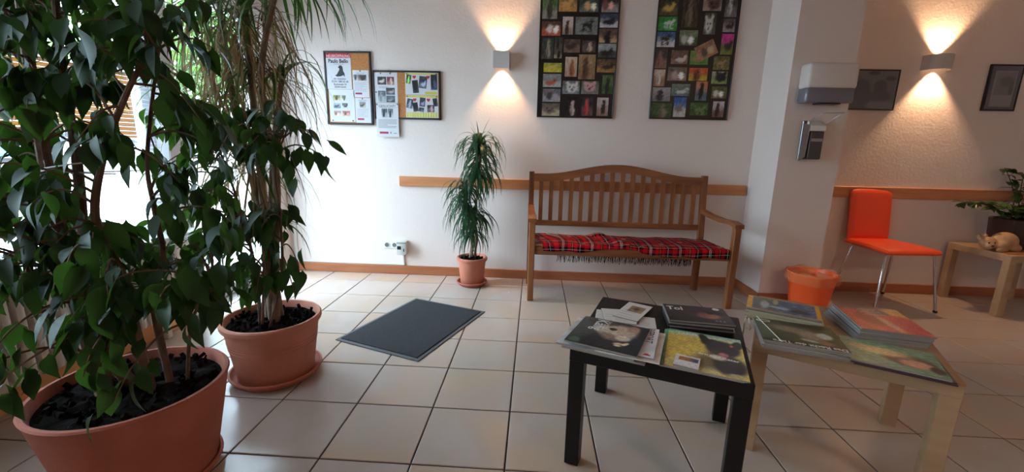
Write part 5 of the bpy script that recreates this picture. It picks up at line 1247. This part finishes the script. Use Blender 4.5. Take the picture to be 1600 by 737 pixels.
# curled figure: one smooth body made of merged ellipsoids
def blob_body(name, parts, material, parent, vox=.006):
    bm = bmesh.new()
    for (c, r, rz) in parts:
        m_ = Matrix.Translation(c) @ Matrix.Rotation(rz, 4, 'Z') @ Matrix.Diagonal((*r, 1)); bmesh.ops.create_icosphere(bm, subdivisions=3, radius=1.0, matrix=m_)
    me = bpy.data.meshes.new(name); bm.to_mesh(me); bm.free(); o = finish(name, me, material, parent)
    md = o.modifiers.new('remesh', 'REMESH'); md.mode = 'VOXEL'; md.voxel_size = vox; md.use_smooth_shade = True
    s = o.modifiers.new('smooth', 'SMOOTH'); s.iterations = 5; return o
M_fur = mat('tan_figure', rgb(190, 150, 112), .8, var=.2, vscale=25, bump=.3, bscale=120)
fg = thing('animal_figure', 'tan curled-up sleeping animal figure beside the plant pot on the side table', 'figurine', (3.46, -.08, .45))
fx, fy, fz = 3.45, -.09, .4475
blob_body('body', [((fx + .055, fy, fz + .072), (.085, .062, .070), 0), ((fx + .01, fy - .035, fz + .045), (.05, .035, .040), .3), ((fx - .065, fy - .01, fz + .06), (.05, .045, .045), 0), ((fx - .085, fy - .04, fz + .042), (.03, .028, .024), 0), ((fx - .105, fy + .02, fz + .098), (.018, .010, .020), 0), ((fx - .045, fy + .035, fz + .10), (.018, .010, .02), 0), ((fx + .10, fy - .035, fz + .032), (.045, .03, .030), 0), ((fx - .0, fy - .055, fz + .018), (.05, .018, .014), .1)], M_fur, fg)
for ex in (-.098, -.06):
    MB().lathe([(.0005, -.006), (.005, -.003), (.005, .003), (.0005, .006)], (fx + ex, fy - .052, fz + .068), 8).build('eye', M_ink, fg)
MB().lathe([(.0005, -.006), (.007, -.003), (.007, .003), (.0005, .006)], (fx - .086, fy - .068, fz + .048), 8).build('nose', M_ink, fg)
bm_ = thing('bamboo_mat', 'orange-brown bamboo slat mat under the figure on the side table', 'mat', (3.6, -.16, .45))
M_bam = wood('bamboo', (206, 136, 74), (150, 92, 50), 0, 20)
for k in range(9):
    MB().box((3.60 + .006 * (k % 3), -.222 + k * .014, .4525), (.36, .010, .005), .001, rot=-.10 - .01 * k).build('slat', M_bam, bm_)

# repeats share a group phrase
GROUPS = {'wall_lamp': 'lit wall lamps', 'photo_collage': 'photo collages above the bench', 'cork_board': 'cork pinboards on the back wall',
          'framed_photo': 'framed photos on the right part of the wall', 'leafy_tree': 'trees outside', 'car': 'cars parked across the street',
          'coffee_table': 'low tables with magazines', 'flyer': 'flyers on the portrait pinboard', 'collage_sheet': 'yellow photo sheets on the landscape pinboard',
          'leaflet': 'leaflets behind the cat magazine'}
for o in list(sc.objects):
    if o.parent is None and 'category' in o:
        k = o.name.split('.')[0]
        if k in GROUPS: o['group'] = GROUPS[k]
        elif k == 'magazine': o['group'] = 'magazines on the black table' if o.location.x < .85 else 'magazines on the birch table'
